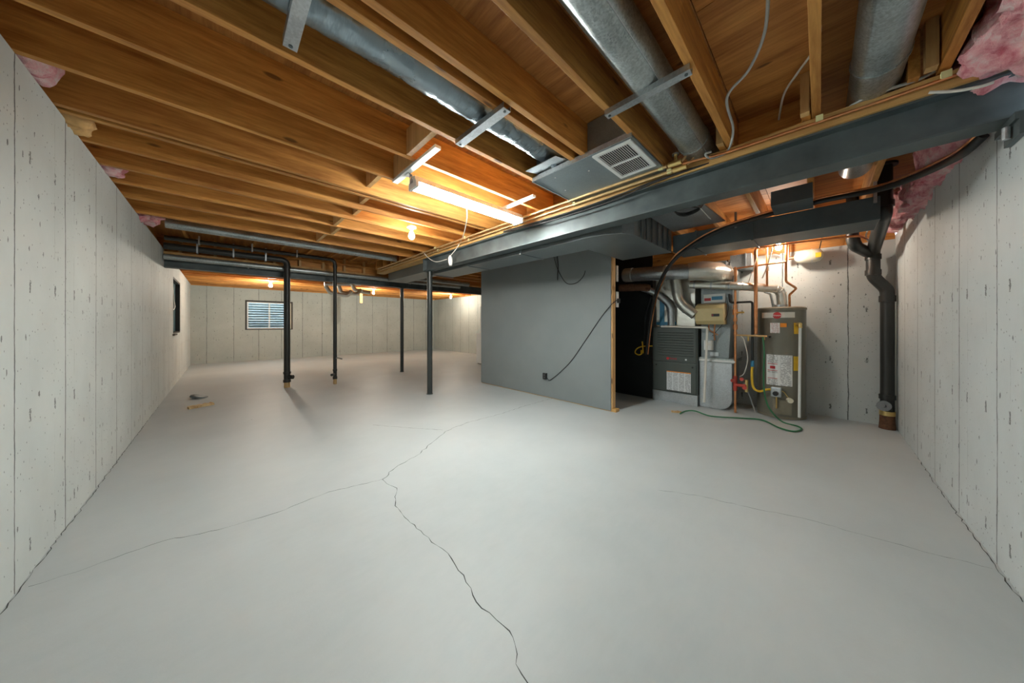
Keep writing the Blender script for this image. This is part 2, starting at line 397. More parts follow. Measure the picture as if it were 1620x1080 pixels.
wl = MB()
wl.box(XL - .2, XL, YR - .2, 8.62, 0, 2.41).box(XL - .2, XL, 9.98, YF + .2, 0, 2.41).box(XL - .2, XL, 8.62, 9.98, 0, 1.02).box(XL - .2, XL, 8.62, 9.98, 2.12, 2.41)
wall_left = struct('wall_left', wl, M['wall_l'], 'long pale grey board-formed concrete wall on the left')
wall_right = struct('wall_right', MB().box(XL, 2.44, YR - .2, YR, 0, 2.25).box(2.44, 2.70, YR - .2, YR, 0, 2.085).box(2.70, XB + .2, YR - .2, YR, 0, 2.25), M['wall_r'], 'pale grey concrete wall on the right, pitted and seamed')
wall_back = struct('wall_back', B(XB, XB + .2, YR, 5.0, 0, 2.2), M['wall_b'], 'grey concrete wall behind the water heater')
struct('wall_jog', B(XB + .2, XE, 4.8, 5.0, 0, 2.41), M['wall_f'])
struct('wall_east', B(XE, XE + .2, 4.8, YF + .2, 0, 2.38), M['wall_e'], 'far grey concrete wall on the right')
wf = MB()
wf.box(XL, .56, YF, YF + .2, 0, 2.38).box(1.83, XE, YF, YF + .2, 0, 2.38).box(.56, 1.83, YF, YF + .2, 0, 1.02).box(.56, 1.83, YF, YF + .2, 2.0, 2.38)
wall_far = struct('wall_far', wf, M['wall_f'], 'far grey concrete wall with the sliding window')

# ---- ceiling: subfloor sheets, joists, blocking
ceil = struct('ceiling', B(XL - .2, XE + .2, YR - .2, YF + .2, 2.664, 2.74), M['ply'], 'open basement ceiling of plywood on wooden joists')
y = YR - .2; r = 0
while y < YF + .2:
    y1 = min(y + 1.22, YF + .2); x = XL - .2 - (1.22 if r % 2 else 0)
    while x < XE + .2:
        x0, x1 = max(x, XL - .2), min(x + 2.44, XE + .2)
        if x1 - x0 > .05: B(x0 + .002, x1 - .002, y + .002, y1 - .002, ZS, 2.662 - .001 * ((r + int(x)) % 2)).build('plywood_sheet', M['ply'], ceil)
        x += 2.44
    y += 1.22; r += 1
def joist(x0, x1, yc, t=.038, z0=ZJ, z1=ZS - .001, m='joist_x', name='joist'):
    return B(x0, x1, yc, yc + t, z0, z1).build(name, M[m], ceil, bevel=.002)
JY = [-.435, -.006, .407, .82, 1.165, 1.255, 1.662, 2.075, 2.48, 2.925, 3.0, 3.375, 3.78, 4.19, 4.62, 5.17]
for q in JY: joist(XL - .1, 2.72, q - .0, z0=ZJ + (random.uniform(0, .004)))
for q in [-.345, .035, .45, .862, 1.3, 1.705, 2.115, 2.52, 2.96, 3.42, 3.82, 4.23, 4.66, 5.2, 5.6, 6.0, 6.4, 6.8]: joist(2.45, XB + .1, q)
for k in range(14): joist(XL - .1, XE + .05, 7.62 + .415 * k)
# shallow members in the pipe bay in front of the second beam
for k in range(8): B(-.42 + .406 * k, -.382 + .406 * k, 5.21, 7.28, 2.59, ZS - .001).build('cleat', M['joist_y'], ceil)
# rim over the second beam with short blocks
B(XL, 3.9, 7.42, 7.46, 2.375, ZS - .002).build('rim_board', M['joist_x'], ceil)
for k in range(11): B(-.5 + .406 * k, -.462 + .406 * k, 7.31, 7.419, 2.375, ZS - .002).build('blocking', M['block'], ceil)
B(XL, 3.9, 7.30, 7.319, 2.50, 2.53).build('strapping', M['joist_x'], ceil)
# midspan blocking
for a, b, xo in zip(JY, JY[1:], range(99)):
    if b - a < .2 or a > 4.8 or a < 1.6: continue
    xo = {1.662: .955, 2.075: 1.03, 2.48: .96, 3.0: 1.04, 3.375: 1.09, 3.78: .99, 4.19: 1.06}.get(a, 1.0)
    B(xo, xo + .038, a + .039, b - .001, ZJ + .006 + .05 * ((int(a * 10) % 3) == 0), ZS - .04).build('blocking', M['block'], ceil, bevel=.002)
# blocking over the main beam, seen between the joists
for a, b in zip(JY, JY[1:]):
    if b - a < .2 or abs(a - .407) < .01 or abs(a + .435) < .01 or a > 4.8: continue
    B(2.66, 2.698, a + .039, b - .001, ZJ + .002, ZS - .002).build('blocking', M['joist_y'], ceil)
for a in (-.43, -.0, .41): B(2.40, 2.45, a + .04, a + .078, ZJ, ZS - .002).build('blocking', M['block'], ceil)
# sill plates and rims on the outer walls
B(XB + .02, XB + .06, YR, 5.0, 2.2, ZS - .002).build('rim_board', M['joist_y'], ceil)
B(XL, XB + .1, YR - .14, YR - .10, 2.25, ZS - .002).build('rim_board', M['joist_x'], ceil)
B(XL - .14, XL - .10, YR, YF, 2.41, ZS - .002).build('rim_board', M['joist_y'], ceil)
B(XL - .1, XE + .1, YF + .04, YF + .08, 2.38, ZS - .002).build('rim_board', M['joist_x'], ceil)
B(XE + .04, XE + .08, 5.0, YF, 2.38, ZS - .002).build('rim_board', M['joist_y'], ceil)
B(XB, XE + .1, 4.9, 4.94, 2.41, ZS - .002).build('rim_board', M['joist_x'], ceil)

# ---- partition of painted drywall over studs, and the black room wall behind
part = struct('wall_partition', B(3.84, 3.853, 2.0, 4.86, .012, 2.40), M['drywall'], 'grey painted drywall partition in the middle of the basement')
B(3.855, 3.944, 1.985, 2.023, .04, 2.37).build('stud', M['stud'], part, bevel=.002)
for k in range(1, 7): B(3.855, 3.944, 1.985 + .406 * k, 2.023 + .406 * k, .04, 2.37).build('stud', M['stud'], part)
B(3.855, 3.944, 4.82, 4.858, .04, 2.37).build('stud', M['stud'], part)
B(3.85, 3.948, 1.93, 4.86, .0, .038).build('sole_plate', M['plate'], part)
B(3.85, 3.948, 2.0, 4.86, 2.372, ZJ).build('top_plate', M['plate'], part)
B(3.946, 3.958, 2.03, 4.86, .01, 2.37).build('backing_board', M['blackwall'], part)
struct('wall_black', B(5.0, 5.02, 1.885, 4.8, 0, 2.40), M['blackwall'], 'black board wall left of the furnace')
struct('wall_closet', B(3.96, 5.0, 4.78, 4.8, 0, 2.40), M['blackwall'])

# ---- windows
w1 = struct('window_1', MB().box(.56, 1.83, YF + .005, YF + .1, 1.02, 1.05).box(.56, 1.83, YF + .005, YF + .1, 1.95, 2.0).box(.56, .605, YF + .005, YF + .1, 1.05, 1.95).box(1.785, 1.83, YF + .005, YF + .1, 1.05, 1.95), M['darkframe'], 'white sliding window on the far wall, metal window well outside')
SASH = []
for x0, x1, yy in ((.61, 1.20, .03), (1.16, 1.73, .055)):
    fr = MB(); fr.box(x0, x1, YF + yy, YF + yy + .02, 1.055, 1.085).box(x0, x1, YF + yy, YF + yy + .02, 1.915, 1.945).box(x0, x0 + .035, YF + yy, YF + yy + .02, 1.085, 1.915).box(x1 - .035, x1, YF + yy, YF + yy + .02, 1.085, 1.915)
    SASH.append(fr.build('window_sash', M['white'], w1))
B(1.73, 1.785, YF + .02, YF + .09, 1.05, 1.95).build('window_jamb', M['cream'], w1)
for sh, (x0, x1, yy) in zip(SASH, ((.645, 1.165, .04), (1.195, 1.695, .064))):
    B(x0, x1, YF + yy, YF + yy + .004, 1.085, 1.915).build('pane', M['glass'], sh)
well = MB(); vs = []; fs = []; nz = 130
for i in range(nz + 1):
    z = .6 + 1.55 * i / nz; rr = .62 + .02 * math.sin(2 * PI * z / .085)
    for k in range(21):
        a = PI * k / 20; vs.append((1.2 + 1.25 * rr / .62 * math.cos(a), YF + .2 + rr * math.sin(a), z))
for i in range(nz):
    for k in range(20): fs.append((i * 21 + k, i * 21 + k + 1, (i + 1) * 21 + k + 1, (i + 1) * 21 + k))
well.add(vs, fs).build('window_well', M['galv'], w1, smooth=60)
B(-.1, 2.5, YF + .2, YF + .85, .5, .6).build('gravel_bed', M['wall_f'], w1)
w2 = struct('window_2', MB().box(XL - .1, XL - .002, 8.62, 8.65, 1.02, 2.12).box(XL - .1, XL - .002, 9.95, 9.98, 1.02, 2.12).box(XL - .1, XL - .002, 8.65, 9.95, 1.02, 1.05).box(XL - .1, XL - .002, 8.65, 9.95, 2.08, 2.12), M['darkframe'], 'dark boarded window high on the left wall')
B(XL - .09, XL - .07, 8.65, 9.95, 1.05, 2.08).build('window_board', M['teal'], w2)
B(XL - .06, XL + .03, 8.5, 9.0, .99, 1.015).build('window_sill', M['darkframe'], w2)
c = MB().tube([(XL - .04, 9.0, 1.95), (XL - .03, 9.05, 1.7), (XL - .01, 9.0, 1.55), (XL - .03, 8.85, 1.5), (XL - .05, 8.9, 1.75)], .012).build('cord', M['cordw'])
tag(c, 'short white cord looping out of the dark window in the left wall', 'cord')

# ------------------------------------------------------------------ steel beams and posts
def ibeam(axis, c, z0, z1, a0, a1, hw=.07, t=.012):
    p = [(c - hw, z0), (c + hw, z0), (c + hw, z0 + t), (c + .006, z0 + t), (c + .006, z1 - t), (c + hw, z1 - t), (c + hw, z1), (c - hw, z1), (c - hw, z1 - t), (c - .006, z1 - t), (c - .006, z0 + t), (c - hw, z0 + t)]
    n = 12; g = (lambda q, a: (a, q[0], q[1])) if axis == 'x' else (lambda q, a: (q[0], a, q[1]))
    m = MB(); vs = [g(q, a0) for q in p] + [g(q, a1) for q in p]
    m.add(vs, [(i, (i + 1) % n, n + (i + 1) % n, n + i) for i in range(n)] + [(0, 1, 2, 3, 10, 11), (3, 4, 9, 10), (4, 5, 6, 7, 8, 9), (12, 13, 14, 15, 22, 23), (15, 16, 21, 22), (16, 17, 18, 19, 20, 21)])
    return m
t = thing('steel_beam', (2.58, 2.0, 2.12), 'dark slate steel beam running from the right wall to the near round post', 'beam', 'steel beams')
ibeam('y', 2.58, 2.12, 2.33, YR - .19, 4.78).build('beam_body', M['steel'], t)
B(2.505, 2.655, 4.78, 4.79, 2.11, 2.335).build('end_plate', M['steel'], t)
B(2.495, 2.668, YR - .09, 6.9, 2.331, 2.369).build('nailer', M['plate'], t)
B(2.50, 2.66, YR - .09, 6.9, 2.371, 2.411).build('nailer', M['plate'], t)
t = thing('steel_beam', (1.6, 7.37, 2.12), 'dark slate steel beam crossing the room behind the two black drain pipes', 'beam', 'steel beams')
ibeam('x', 7.37, 2.12, 2.33, XL - .1, 6.6).build('beam_body', M['steel'], t)
B(XL, 6.5, 7.29, 7.45, 2.331, 2.371).build('nailer', M['plate'], t)
t = thing('beam_bracket', (2.57, YR + .06, 2.02), 'dark steel seat bracket on the right wall under the beam end', 'bracket')
MB().box(2.46, 2.68, YR - .15, YR + .03, 2.087, 2.119).box(2.46, 2.62, YR + .001, YR + .02, 2.02, 2.087).build('plate', M['steel'], t)
MB().cyl((2.53, YR + .035, 2.03), (2.53, YR + .035, 2.084), .012).build('bolt', M['galv'], t)
def post(x, y, r, top, label):
    t = thing('steel_post', (x, y, 0), label, 'post', 'steel posts')
    MB().cyl((x, y, .008), (x, y, top - .01), r, 24).build('pole', M['poststeel'], t, smooth=40)
    B(x - .07, x + .07, y - .07, y + .07, top - .01, top - .001).build('cap_plate', M['steel'], t)
    MB().cyl((x, y, 0), (x, y, .008), r * 1.25, 24).build('base_plate', M['steel'], t, smooth=40)
post(2.58, 4.69, .045, 2.12, 'thick round dark post under the near beam end, nearest of the two posts')
post(3.28, 7.37, .042, 2.12, 'slim round dark post farther back under the crossing beam')

# ------------------------------------------------------------------ drains and ducts on the far left
def drain(x, y, r, ztop, xw, zh, label, r_up):
    t = thing('drain_pipe', (x, y, 0), label, 'pipe', 'black drain pipes')
    MB().rings(pipe_path([(x, y, .10), (x, y, zh), (xw, y, zh - .0)], .1), [r] * 9, 16).build('pipe', M['abs'], t, smooth=45)
    MB().cyl((x, y, .0), (x, y, .11), r * .95, 16).build('floor_stub', M['copper_pale'], t, smooth=40)
    MB().cyl((x, y, .10), (x, y, .15), r * 1.2, 16).build('coupling', M['abs'], t, smooth=40); MB().cyl((x, y, .26), (x, y, .30), r * 1.18, 16).build('coupling', M['abs'], t, smooth=40)
    MB().cyl((x, y, .2), (x + r_up * .08, y - .09, .2), r * .75, 14).build('cleanout_plug', M['abs'], t, smooth=40)
    MB().cyl((x, y, zh - .16), (x, y, zh - .11), r * 1.15, 16).build('coupling', M['abs'], t, smooth=40)
    for k in range(3): B(xw + .35 + (x - xw) * .28 * k, xw + .37 + (x - xw) * .28 * k, y - r - .005, y + r + .005, zh - r - .012, ZS - .06).build('hanger_strap', M['galv'], t)
    return t
drain(.90, 7.08, .052, 2.5, XL + .02, 2.42, 'thick black drain pipe with copper-coloured foot, left of the two drains', 1)
t = drain(1.647, 6.82, .034, 2.5, XL + .05, 2.50, 'thinner black drain pipe with a small tap near its foot', -1)
MB().tube([(1.647, 6.82, .52), (1.70, 6.76, .52), (1.75, 6.72, .50)], .014, 8, 3).build('tap', M['galv'], t)
def round_duct(name, pts, r, mat, label, cat='duct', rbend=.15, seams=True, n=20, grp=None):
    path = pipe_path(pts, rbend) if len(pts) > 2 else [Vector(p) for p in pts]
    o = thing(name, Vector(pts[0]), label, cat, grp)
    MB().rings(path, [r] * len(path), n).build('duct_body', mat, o, smooth=45)
    if seams:
        L = (Vector(pts[-1]) - Vector(pts[0])).length; k = max(1, int(L / 1.2))
        for i in range(1, k + 1):
            p = Vector(pts[0]).lerp(Vector(pts[-1]), i / (k + 1)) if len(pts) == 2 else path[len(path) // 2]
            d = (Vector(pts[-1]) - Vector(pts[0])).normalized() if len(pts) == 2 else (path[len(path) // 2 + 1] - path[len(path) // 2]).normalized()
            MB().cyl(p - d * .012, p + d * .012, r + .006, n).build('seam_ring', mat, o, smooth=45)
    return o
round_duct('round_duct', [(XL + .15, 5.8, 2.49), (2.46, 5.8, 2.49)], .06, M['galvround'], 'upper galvanised round duct hung across the far left pipe bay', rbend=.1)
o = round_duct('round_duct', [(XL + .01, 7.19, 2.27), (4.9, 7.19, 2.27)], .046, M['galvround'], 'long thin galvanised duct in front of the crossing beam')
for xx in (.35, 2.0, 3.4): MB().obox((xx, 7.19, 2.22), (.015, .12, .008), (.2, 0, 0)).build('strap', M['galv'], o)
round_duct('round_duct', [(3.16, 6.55, 2.27), (4.75, 6.55, 2.27)], .052, M['galvround'], 'short galvanised duct left of the partition above the slim post')
o = tag(MB().tube([(.35, 5.75, 2.56), (.9, 5.75, 2.56)], .012, 6, 0).box(.9, 1.35, 5.70, 5.72, 2.50, 2.51).box(.9, 1.35, 5.80, 5.82, 2.50, 2.51).build('wire_bracket', M['galv']), 'small wire rack bracket above the upper round duct', 'bracket')
# vent cluster beyond the crossing beam
t = thing('vent_elbows', at_y(560, 458, 9.0), 'cluster of silver vent elbows beyond the crossing beam', 'duct')
def uv(px, py, Y=9.0): return at_y(px, py, Y)
MB().rings(pipe_path([uv(515, 452), uv(523, 464), uv(550, 468), uv(556, 460)], .07), [.05] * 16, 14).build('elbow', M['foilbright'], t, smooth=50)
MB().rings(pipe_path([uv(536, 452, 9.1), uv(540, 463, 9.1), uv(565, 465, 9.1), uv(572, 458, 9.1)], .07), [.05] * 16, 14).build('elbow', M['foilbright'], t, smooth=50)
MB().rings(pipe_path([uv(557, 448, 9.2), uv(561, 459, 9.2), uv(585, 463, 9.2)], .08), [.055] * 9, 14).build('elbow', M['foilbright'], t, smooth=50)
MB().rings([uv(513, 449, 9.3), uv(570, 449, 9.3)], [.05, .05], 14).build('duct_body', M['galv'], t, smooth=50)
q = uv(571, 474, 11.4)
tag(B(q.x - .05, q.x + .04, 11.355, 11.393, q.z - .12, ZJ).build('wood_block', M['stud']), 'short wooden block hanging under the joists near the far wall', 'wood block')

# ------------------------------------------------------------------ trunk duct, plenum, soffit duct
t = thing('trunk_duct', (2.9, 4.0, 2.09), 'wide galvanised trunk duct along the far side of the main beam', 'duct')
MB().prism([(2.69, 4.85), (2.69, 1.62), (2.72, 1.46), (2.80, 1.34), (2.93, 1.28), (3.98, 1.27), (3.98, 1.90), (3.13, 1.92), (3.13, 4.85)], 2.085, 2.36).build('duct_body', M['trunk'], t, bevel=.004)
MB().box(2.69, 3.1, 4.851, 6.75, 2.17, 2.36).build('reduced_section', M['trunk'], t, bevel=.004)
rb = MB()
for xx in (3.05, 3.18, 3.33, 3.50, 3.66, 3.82): B(xx, xx + .012, 1.256, 1.269, 2.085, 2.36).build('standing_seam', M['soffit'], t)
rb = MB()
for yy in (2.6, 3.7, 4.8): MB().box(2.69, 3.13, yy, yy + .02, 2.076, 2.085).box(2.678, 2.69, yy, yy + .02, 2.076, 2.36).build('drive_cleat', M['trunk'], t)
t = thing('soffit_duct', (4.2, .5, 2.08), 'dark painted rectangular duct above the furnace and water heater', 'duct')
B(3.99, 4.42, -.36, 1.26, 2.09, 2.29).build('duct_body', M['soffit'], t, bevel=.004)
B(3.98, 4.43, .48, .50, 2.08, 2.30).build('drive_cleat', M['soffit'], t)
B(3.98, 4.43, 1.0, 1.02, 2.08, 2.30).build('drive_cleat', M['soffit'], t)
B(3.97, 3.989, -.34, -.32, 2.23, 2.41).build('hanger_strap', M['galv'], t)
B(3.97, 3.989, .62, .64, 2.24, 2.41).build('hanger_strap', M['galv'], t)
# sheet metal pan between beam and soffit duct
t = thing('metal_pan', (3.3, .95, 2.39), 'bare sheet metal pan under the joists beyond the main beam', 'duct pan')
MB().prism([(2.70, .80), (3.97, .72), (3.97, 1.25), (2.70, 1.25)], 2.335, 2.345).build('pan_sheet', M['galv'], t)
MB().box(2.70, 3.97, 1.24, 1.25, 2.345, 2.41).build('pan_side', M['galv'], t)
B(3.60, 3.95, .04, .31, 2.28, 2.409).build('offset_box', M['soffit'], t)
t = thing('cable_coil', at_z(1088, 333, 2.29), 'coil of black cable tucked beyond the main beam', 'cable')
cc = root_loc(t); cm = MB()
for k in range(4): cm.rings([cc + Vector(((.13 + .008 * k) * math.cos(a), (.10 + .008 * k) * math.sin(a), .012 * k - .01 * math.sin(a * 2))) for a in [2 * PI * i / 28 for i in range(29)]], [.006] * 29, 6, cap=False)
cm.build('coil', M['blackrub'], t)
MB().tube([cc + Vector((.02, -.1, 0)), cc + Vector((.06, -.12, -.03)), cc + Vector((.12, -.13, -.05)), cc + Vector((.13, -.16, -.09))], .004, 6).build('loose_end', M['cordw'], t)

# ducts in the joist bays overhead
t = thing('insulated_duct', (-.2, 1.44, 2.40), 'foil wrapped round duct in the joist bay, nearest left of the metal return box', 'duct')
def foil_disp(i, k, c, th): return .005 * noise.noise(Vector((c.x * 16, math.cos(th) * 3, math.sin(th) * 3))) + .0028 * noise.noise(Vector((c.x * 45, math.cos(th) * 4, math.sin(th) * 4)))
n_ = 190; MB().rings([(-.6 + 2.5 * i / (n_ - 1), 1.435, 2.53 + .004 * math.sin(i * .09)) for i in range(n_)], [.10] * n_, 36, True, foil_disp).build('wrap', M['foil'], t, smooth=80)
o = round_duct('round_duct', [(-.3, .625, 2.505), (2.9, .625, 2.505)], .095, M['galvround'], 'spangled galvanised duct between joists, right of the white grille', n=28, seams=False)
MB().obox((1.2, .562, 2.431), (3.2, .008, .004), (.8, 0, 0)).build('lock_seam', M['galv'], o)
MB().cyl((2.38, .625, 2.505), (2.41, .625, 2.505), .1, 28).build('crimp_ring', M['galvround'], o, smooth=40)
o = round_duct('round_duct', [(.2, -.205, 2.50), (3.75, -.205, 2.50)], .095, M['galvround'], 'galvanised duct between joists nearest the right wall', n=28, seams=False)
for xx in (2.28, 3.4): MB().cyl((xx, -.205, 2.50), (xx + .02, -.205, 2.50), .1, 28).build('crimp_ring', M['galvround'], o, smooth=40)
def channel(x, y0, y1, label, w=.055, z=ZJ - .001, h=.03):
    t = thing('metal_strap', (x, (y0 + y1) / 2, z - h), label, 'metal strap', 'galvanised channels holding the ducts')
    ch = MB().box(x - w / 2, x + w / 2, y0, y1, z - h, z - h + .003).box(x - w / 2, x - w / 2 + .003, y0, y1, z - h + .003, z).box(x + w / 2 - .003, x + w / 2, y0, y1, z - h + .003, z).build('channel', M['galv'], t)
    for yy in (y0 + .02, y1 - .02): MB().cyl((x, yy, z - h - .004), (x, yy, z - h), .008, 8).build('screw', M['steel'], ch)
channel(.21, 1.22, 1.575, 'galvanised channel under the foil duct at the top edge of the view', .05, h=.04)
channel(1.13, 1.20, 1.67, 'galvanised channel crossing under the foil duct near the fluorescent light')
channel(1.58, .42, .85, 'galvanised channel under the spangled duct right of the return box', .045)

# return box with grille
t = thing('return_box', (2.2, 1.25, 2.38), 'grey sheet metal return box under the joists beside the beam', 'return duct')
MB().box(1.87, 2.49, .83, 1.67, 2.396, 2.408).build('pan_sheet', M['galvpan'], t)
MB().box(1.88, 2.47, .862, 1.16, 2.409, 2.64).build('riser', M['galvpan'], t, bevel=.003)
rz = MB().box(1.895, 2.47, 1.298, 1.655, 2.409, 2.64)
rz.build('riser', M['galvpan'], t, bevel=.003)
MB().box(1.86, 1.87, .83, 1.67, 2.39, 2.425).box(1.87, 2.49, 1.67, 1.68, 2.39, 2.43).build('flange', M['galv'], t)
MB().obox((1.80, 1.47, 2.425), (.16, .30, .003), (0, -.2, 0)).build('throat', M['galv'], t)
for px in ((1.95, 1.5), (2.2, 1.58), (2.4, 1.3), (2.42, .9), (2.05, 1.25)): MB().cyl((px[0], px[1], 2.392), (px[0], px[1], 2.396), .006, 8).build('screw', M['white'], t)
t = thing('return_grille', (2.1, .985, 2.37), 'white louvred return air grille on the metal box overhead', 'vent')
gx0, gx1, gy0, gy1 = 1.885, 2.33, .845, 1.125
g = MB().box(gx0, gx1, gy0, gy0 + .028, 2.382, 2.395).box(gx0, gx1, gy1 - .028, gy1, 2.382, 2.395).box(gx0, gx0 + .028, gy0 + .028, gy1 - .028, 2.382, 2.395).box(gx1 - .028, gx1, gy0 + .028, gy1 - .028, 2.382, 2.395).box(2.10, 2.115, gy0 + .028, gy1 - .028, 2.382, 2.395)
g.build('grille_frame', M['white'], t, bevel=.002)
B(gx0 + .028, gx1 - .028, gy0 + .028, gy1 - .028, 2.394, 2.3955).build('backing', M['black'], t)
for a0, a1 in ((gx0 + .028, 2.10), (2.115, gx1 - .028)):  # two louvre fields
    n_ = 15
    for i in range(n_): MB().obox(((a0 + a1) / 2, gy0 + .028 + (gy1 - gy0 - .056) * (i + .5) / n_, 2.388), (a1 - a0, .0105, .0015), (.6, 0, 0)).build('slat', M['white'], t)
    
# ------------------------------------------------------------------ pipes and cables along the main beam
def pipe_thing(name, pts, r, mat, label, cat='pipe', rb=.04, n=10, grp=None, clips=(), smooth_curve=False, clipmat='clip'):
    t = thing(name, Vector(pts[0]), label, cat, grp)
    path = spline(pts, 8) if smooth_curve else (pipe_path(pts, rb) if len(pts) > 2 else [Vector(p) for p in pts])
    MB().rings(path, [r] * len(path), n).build('pipe' if cat == 'pipe' else 'cable_run', mat, t, smooth=50)
    for c in clips: MB().obox(c, (.022, .03, .034)).build('clip', M[clipmat], t)
    return t
pipe_thing('copper_pipe', [(2.405, 6.6, 2.39), (2.405, .84, 2.39), (2.405, .80, 2.39)], .012, M['copper_pale'], 'brassy pipe along the main beam, upper of the long pair', clips=[(2.405, q, 2.395) for q in (.845, 1.68, 2.5, 3.4, 4.2)])
pipe_thing('copper_pipe', [(2.455, 6.6, 2.365), (2.455, .72, 2.365)], .012, M['copper_pale'], 'brassy pipe along the main beam, lower of the long pair', clips=[(2.455, q, 2.37) for q in (.80, 1.66, 2.48, 3.38, 4.2)])
pipe_thing('copper_pipe', [(2.43, .70, 2.38), (2.47, .45, 2.372), (2.47, -.2, 2.365), (2.47, -.52, 2.37)], .008, M['copper'], 'thin copper pipe running on to the right wall above the beam', clips=[(2.47, -.0, 2.385), (2.47, -.42, 2.385)])
t = thing('pipe_valves', (2.42, .74, 2.35), 'pair of brass stop valves on the pipes beside the grille', 'valve')
MB().cyl((2.405, .79, 2.39), (2.405, .70, 2.39), .02, 12).cyl((2.405, .74, 2.39), (2.405, .74, 2.45), .012, 10).build('valve_body', M['brass'], t, smooth=40); MB().cyl((2.455, .77, 2.365), (2.455, .68, 2.365), .02, 12).build('valve_body', M['brass'], t, smooth=40)
MB().cyl((2.405, .74, 2.45), (2.405, .74, 2.46), .025, 12).build('valve_knob', M['galv'], t, smooth=40)
MB().tube([(2.405, .70, 2.39), (2.42, .67, 2.44), (2.46, .65, 2.6)], .009).build('riser', M['copper_pale'], t, smooth=50); MB().tube([(2.455, .68, 2.37), (2.47, .63, 2.44), (2.5, .62, 2.62)], .009).build('riser', M['copper_pale'], t, smooth=50)
for i, (dx, dz, lab) in enumerate(((0, 0, 'black cable sagging along the top of the main beam, upper one'), (-.012, -.035, 'black cable sagging along the top of the main beam, lower one'))):
    pipe_thing('beam_cable', [(2.492 + dx, 2.7, 2.345 + dz * .3), (2.488 + dx, 2.1, 2.325 + dz), (2.486 + dx, 1.6, 2.318 + dz), (2.488 + dx, 1.2, 2.33 + dz), (2.492 + dx, .9, 2.35 + dz * .4), (2.50, .55, 2.352)], .007, M['blackrub'], lab, 'cable', smooth_curve=True)
# wires hanging in the bays on the right
pts = [at_z(1216, -30, 2.60), at_z(1210, 50, 2.55), at_z(1185, 110, 2.5), at_z(1150, 155, 2.46), at_z(1160, 205, 2.42), at_z(1150, 240, 2.385), at_z(1125, 250, 2.37), at_z(1116, 244, 2.38), at_z(1125, 240, 2.39)]
pipe_thing('hanging_cable', pts, .007, M['cordg'], 'grey cable drooping from the joist bay to the spangled duct end', 'cable', smooth_curve=True, n=8)
pts = [at_z(1283, -20, 2.63), at_z(1285, 15, 2.62), at_z(1297, 42, 2.58), at_z(1290, 75, 2.58), at_z(1262, 115, 2.6), at_z(1240, 150, 2.6), at_z(1232, 192, 2.56)]
pipe_thing('hanging_cable', pts, .006, M['cordw'], 'white cable curving down the plywood between two joists', 'cable', smooth_curve=True, n=8)
pts = [at_z(1540, -10, 2.52), at_z(1522, 45, 2.5), at_z(1500, 90, 2.47), at_z(1475, 115, 2.44), at_z(1440, 130, 2.42), at_z(1380, 150, 2.42), at_z(1345, 168, 2.42)]
pipe_thing('hanging_cable', pts, .0075, M['cordg'], 'grey cable along the last joist near the pink insulation', 'cable', smooth_curve=True, n=8)
pts = [at_x(1470, 146, 2.47), at_x(1510, 144, 2.46), at_x(1550, 137, 2.45), at_x(1572, 130, 2.45)]
pipe_thing('hanging_cable', pts, .007, M['cordw'], 'short white cable end lying against the beam near the right wall', 'cable', smooth_curve=True, n=8)

# ------------------------------------------------------------------ lights
t = thing('fluorescent_light', (1.72, 2.28, 2.31), 'lit four foot fluorescent strip light under the joists', 'light fixture')
MB().extr([(2.222, 2.335), (2.338, 2.335), (2.318, 2.385), (2.242, 2.385)], 'x', 1.10, 2.33).build('housing', M['white'], t)
for yy in (2.244, 2.316): MB().cyl((1.125, yy, 2.318), (2.305, yy, 2.318), .024, 20).build('tube', M['tube'], t, smooth=40)
B(1.10, 1.124, 2.215, 2.345, 2.292, 2.344).build('end_cap', M['white'], t)
B(2.306, 2.33, 2.215, 2.345, 2.292, 2.344).build('end_cap', M['white'], t)
MB().cyl((1.125, 2.28, 2.312), (2.305, 2.28, 2.312), .020, 16).build('tube', M['tube'], t, smooth=40)
B(1.03, 1.075, 1.80, 2.50, 2.392, 2.413).build('mounting_bar', M['white'], t)
B(2.08, 2.12, 1.86, 2.36, 2.392, 2.413).build('mounting_bar', M['white'], t)
MB().box(1.05, 1.09, 2.25, 2.31, 2.385, 2.391).box(1.088, 1.094, 2.26, 2.275, 2.33, 2.391).box(1.088, 1.094, 2.29, 2.305, 2.33, 2.391).build('hook', M['galv'], t)
t = thing('power_cord', at_z(737, 330, 2.34), 'white cord and plug hanging from the fluorescent light', 'cord')
pts = [at_z(738, 322, 2.345), at_z(738, 350, 2.30), at_x(732, 375, 2.42), at_x(722, 393, 2.45), at_x(712, 405, 2.46)]
MB().tube(pts, .006).build('cord', M['cordw'], t)
a, b = at_x(712, 404, 2.46), at_x(713, 420, 2.45)
MB().rings([a, a.lerp(b, .25), a.lerp(b, .7), b], [.012, .032, .032, .022], 8).build('plug', M['white'], t)
MB().tube([at_x(707, 410, 2.46), at_x(690, 414, 2.44), at_x(678, 408, 2.43), at_x(669, 398, 2.42)], .006).build('cord', M['cordw'], t)
def bulb(x, y, z, zt, label, m='bulb', r=.034):
    t = thing('light_bulb', (x, y, z - .05), label, 'light bulb', 'bare light bulbs')
    MB().lathe((x, y, z), [(.004, -.048), (r * .55, -.043), (r * .88, -.03), (r, -.012), (r * .97, .004), (r * .8, .022), (.016, .045)], 20).build('globe', M[m], t, smooth=60)
    sk = MB().lathe((x, y, z), [(.018, .046), (.018, .07), (.028, .075), (.03, zt - z - .02)], 20).build('socket', M['white'], t, smooth=40)
    MB().cyl((x, y, zt - .02), (x, y, zt - .001), .055, 24).build('socket_base', M['white'], sk, smooth=40)
    return t
bulb(1.69, 3.52, 2.30, ZJ, 'lit bare bulb in a porcelain socket nearest the fluorescent light', 'bulbw', .036)
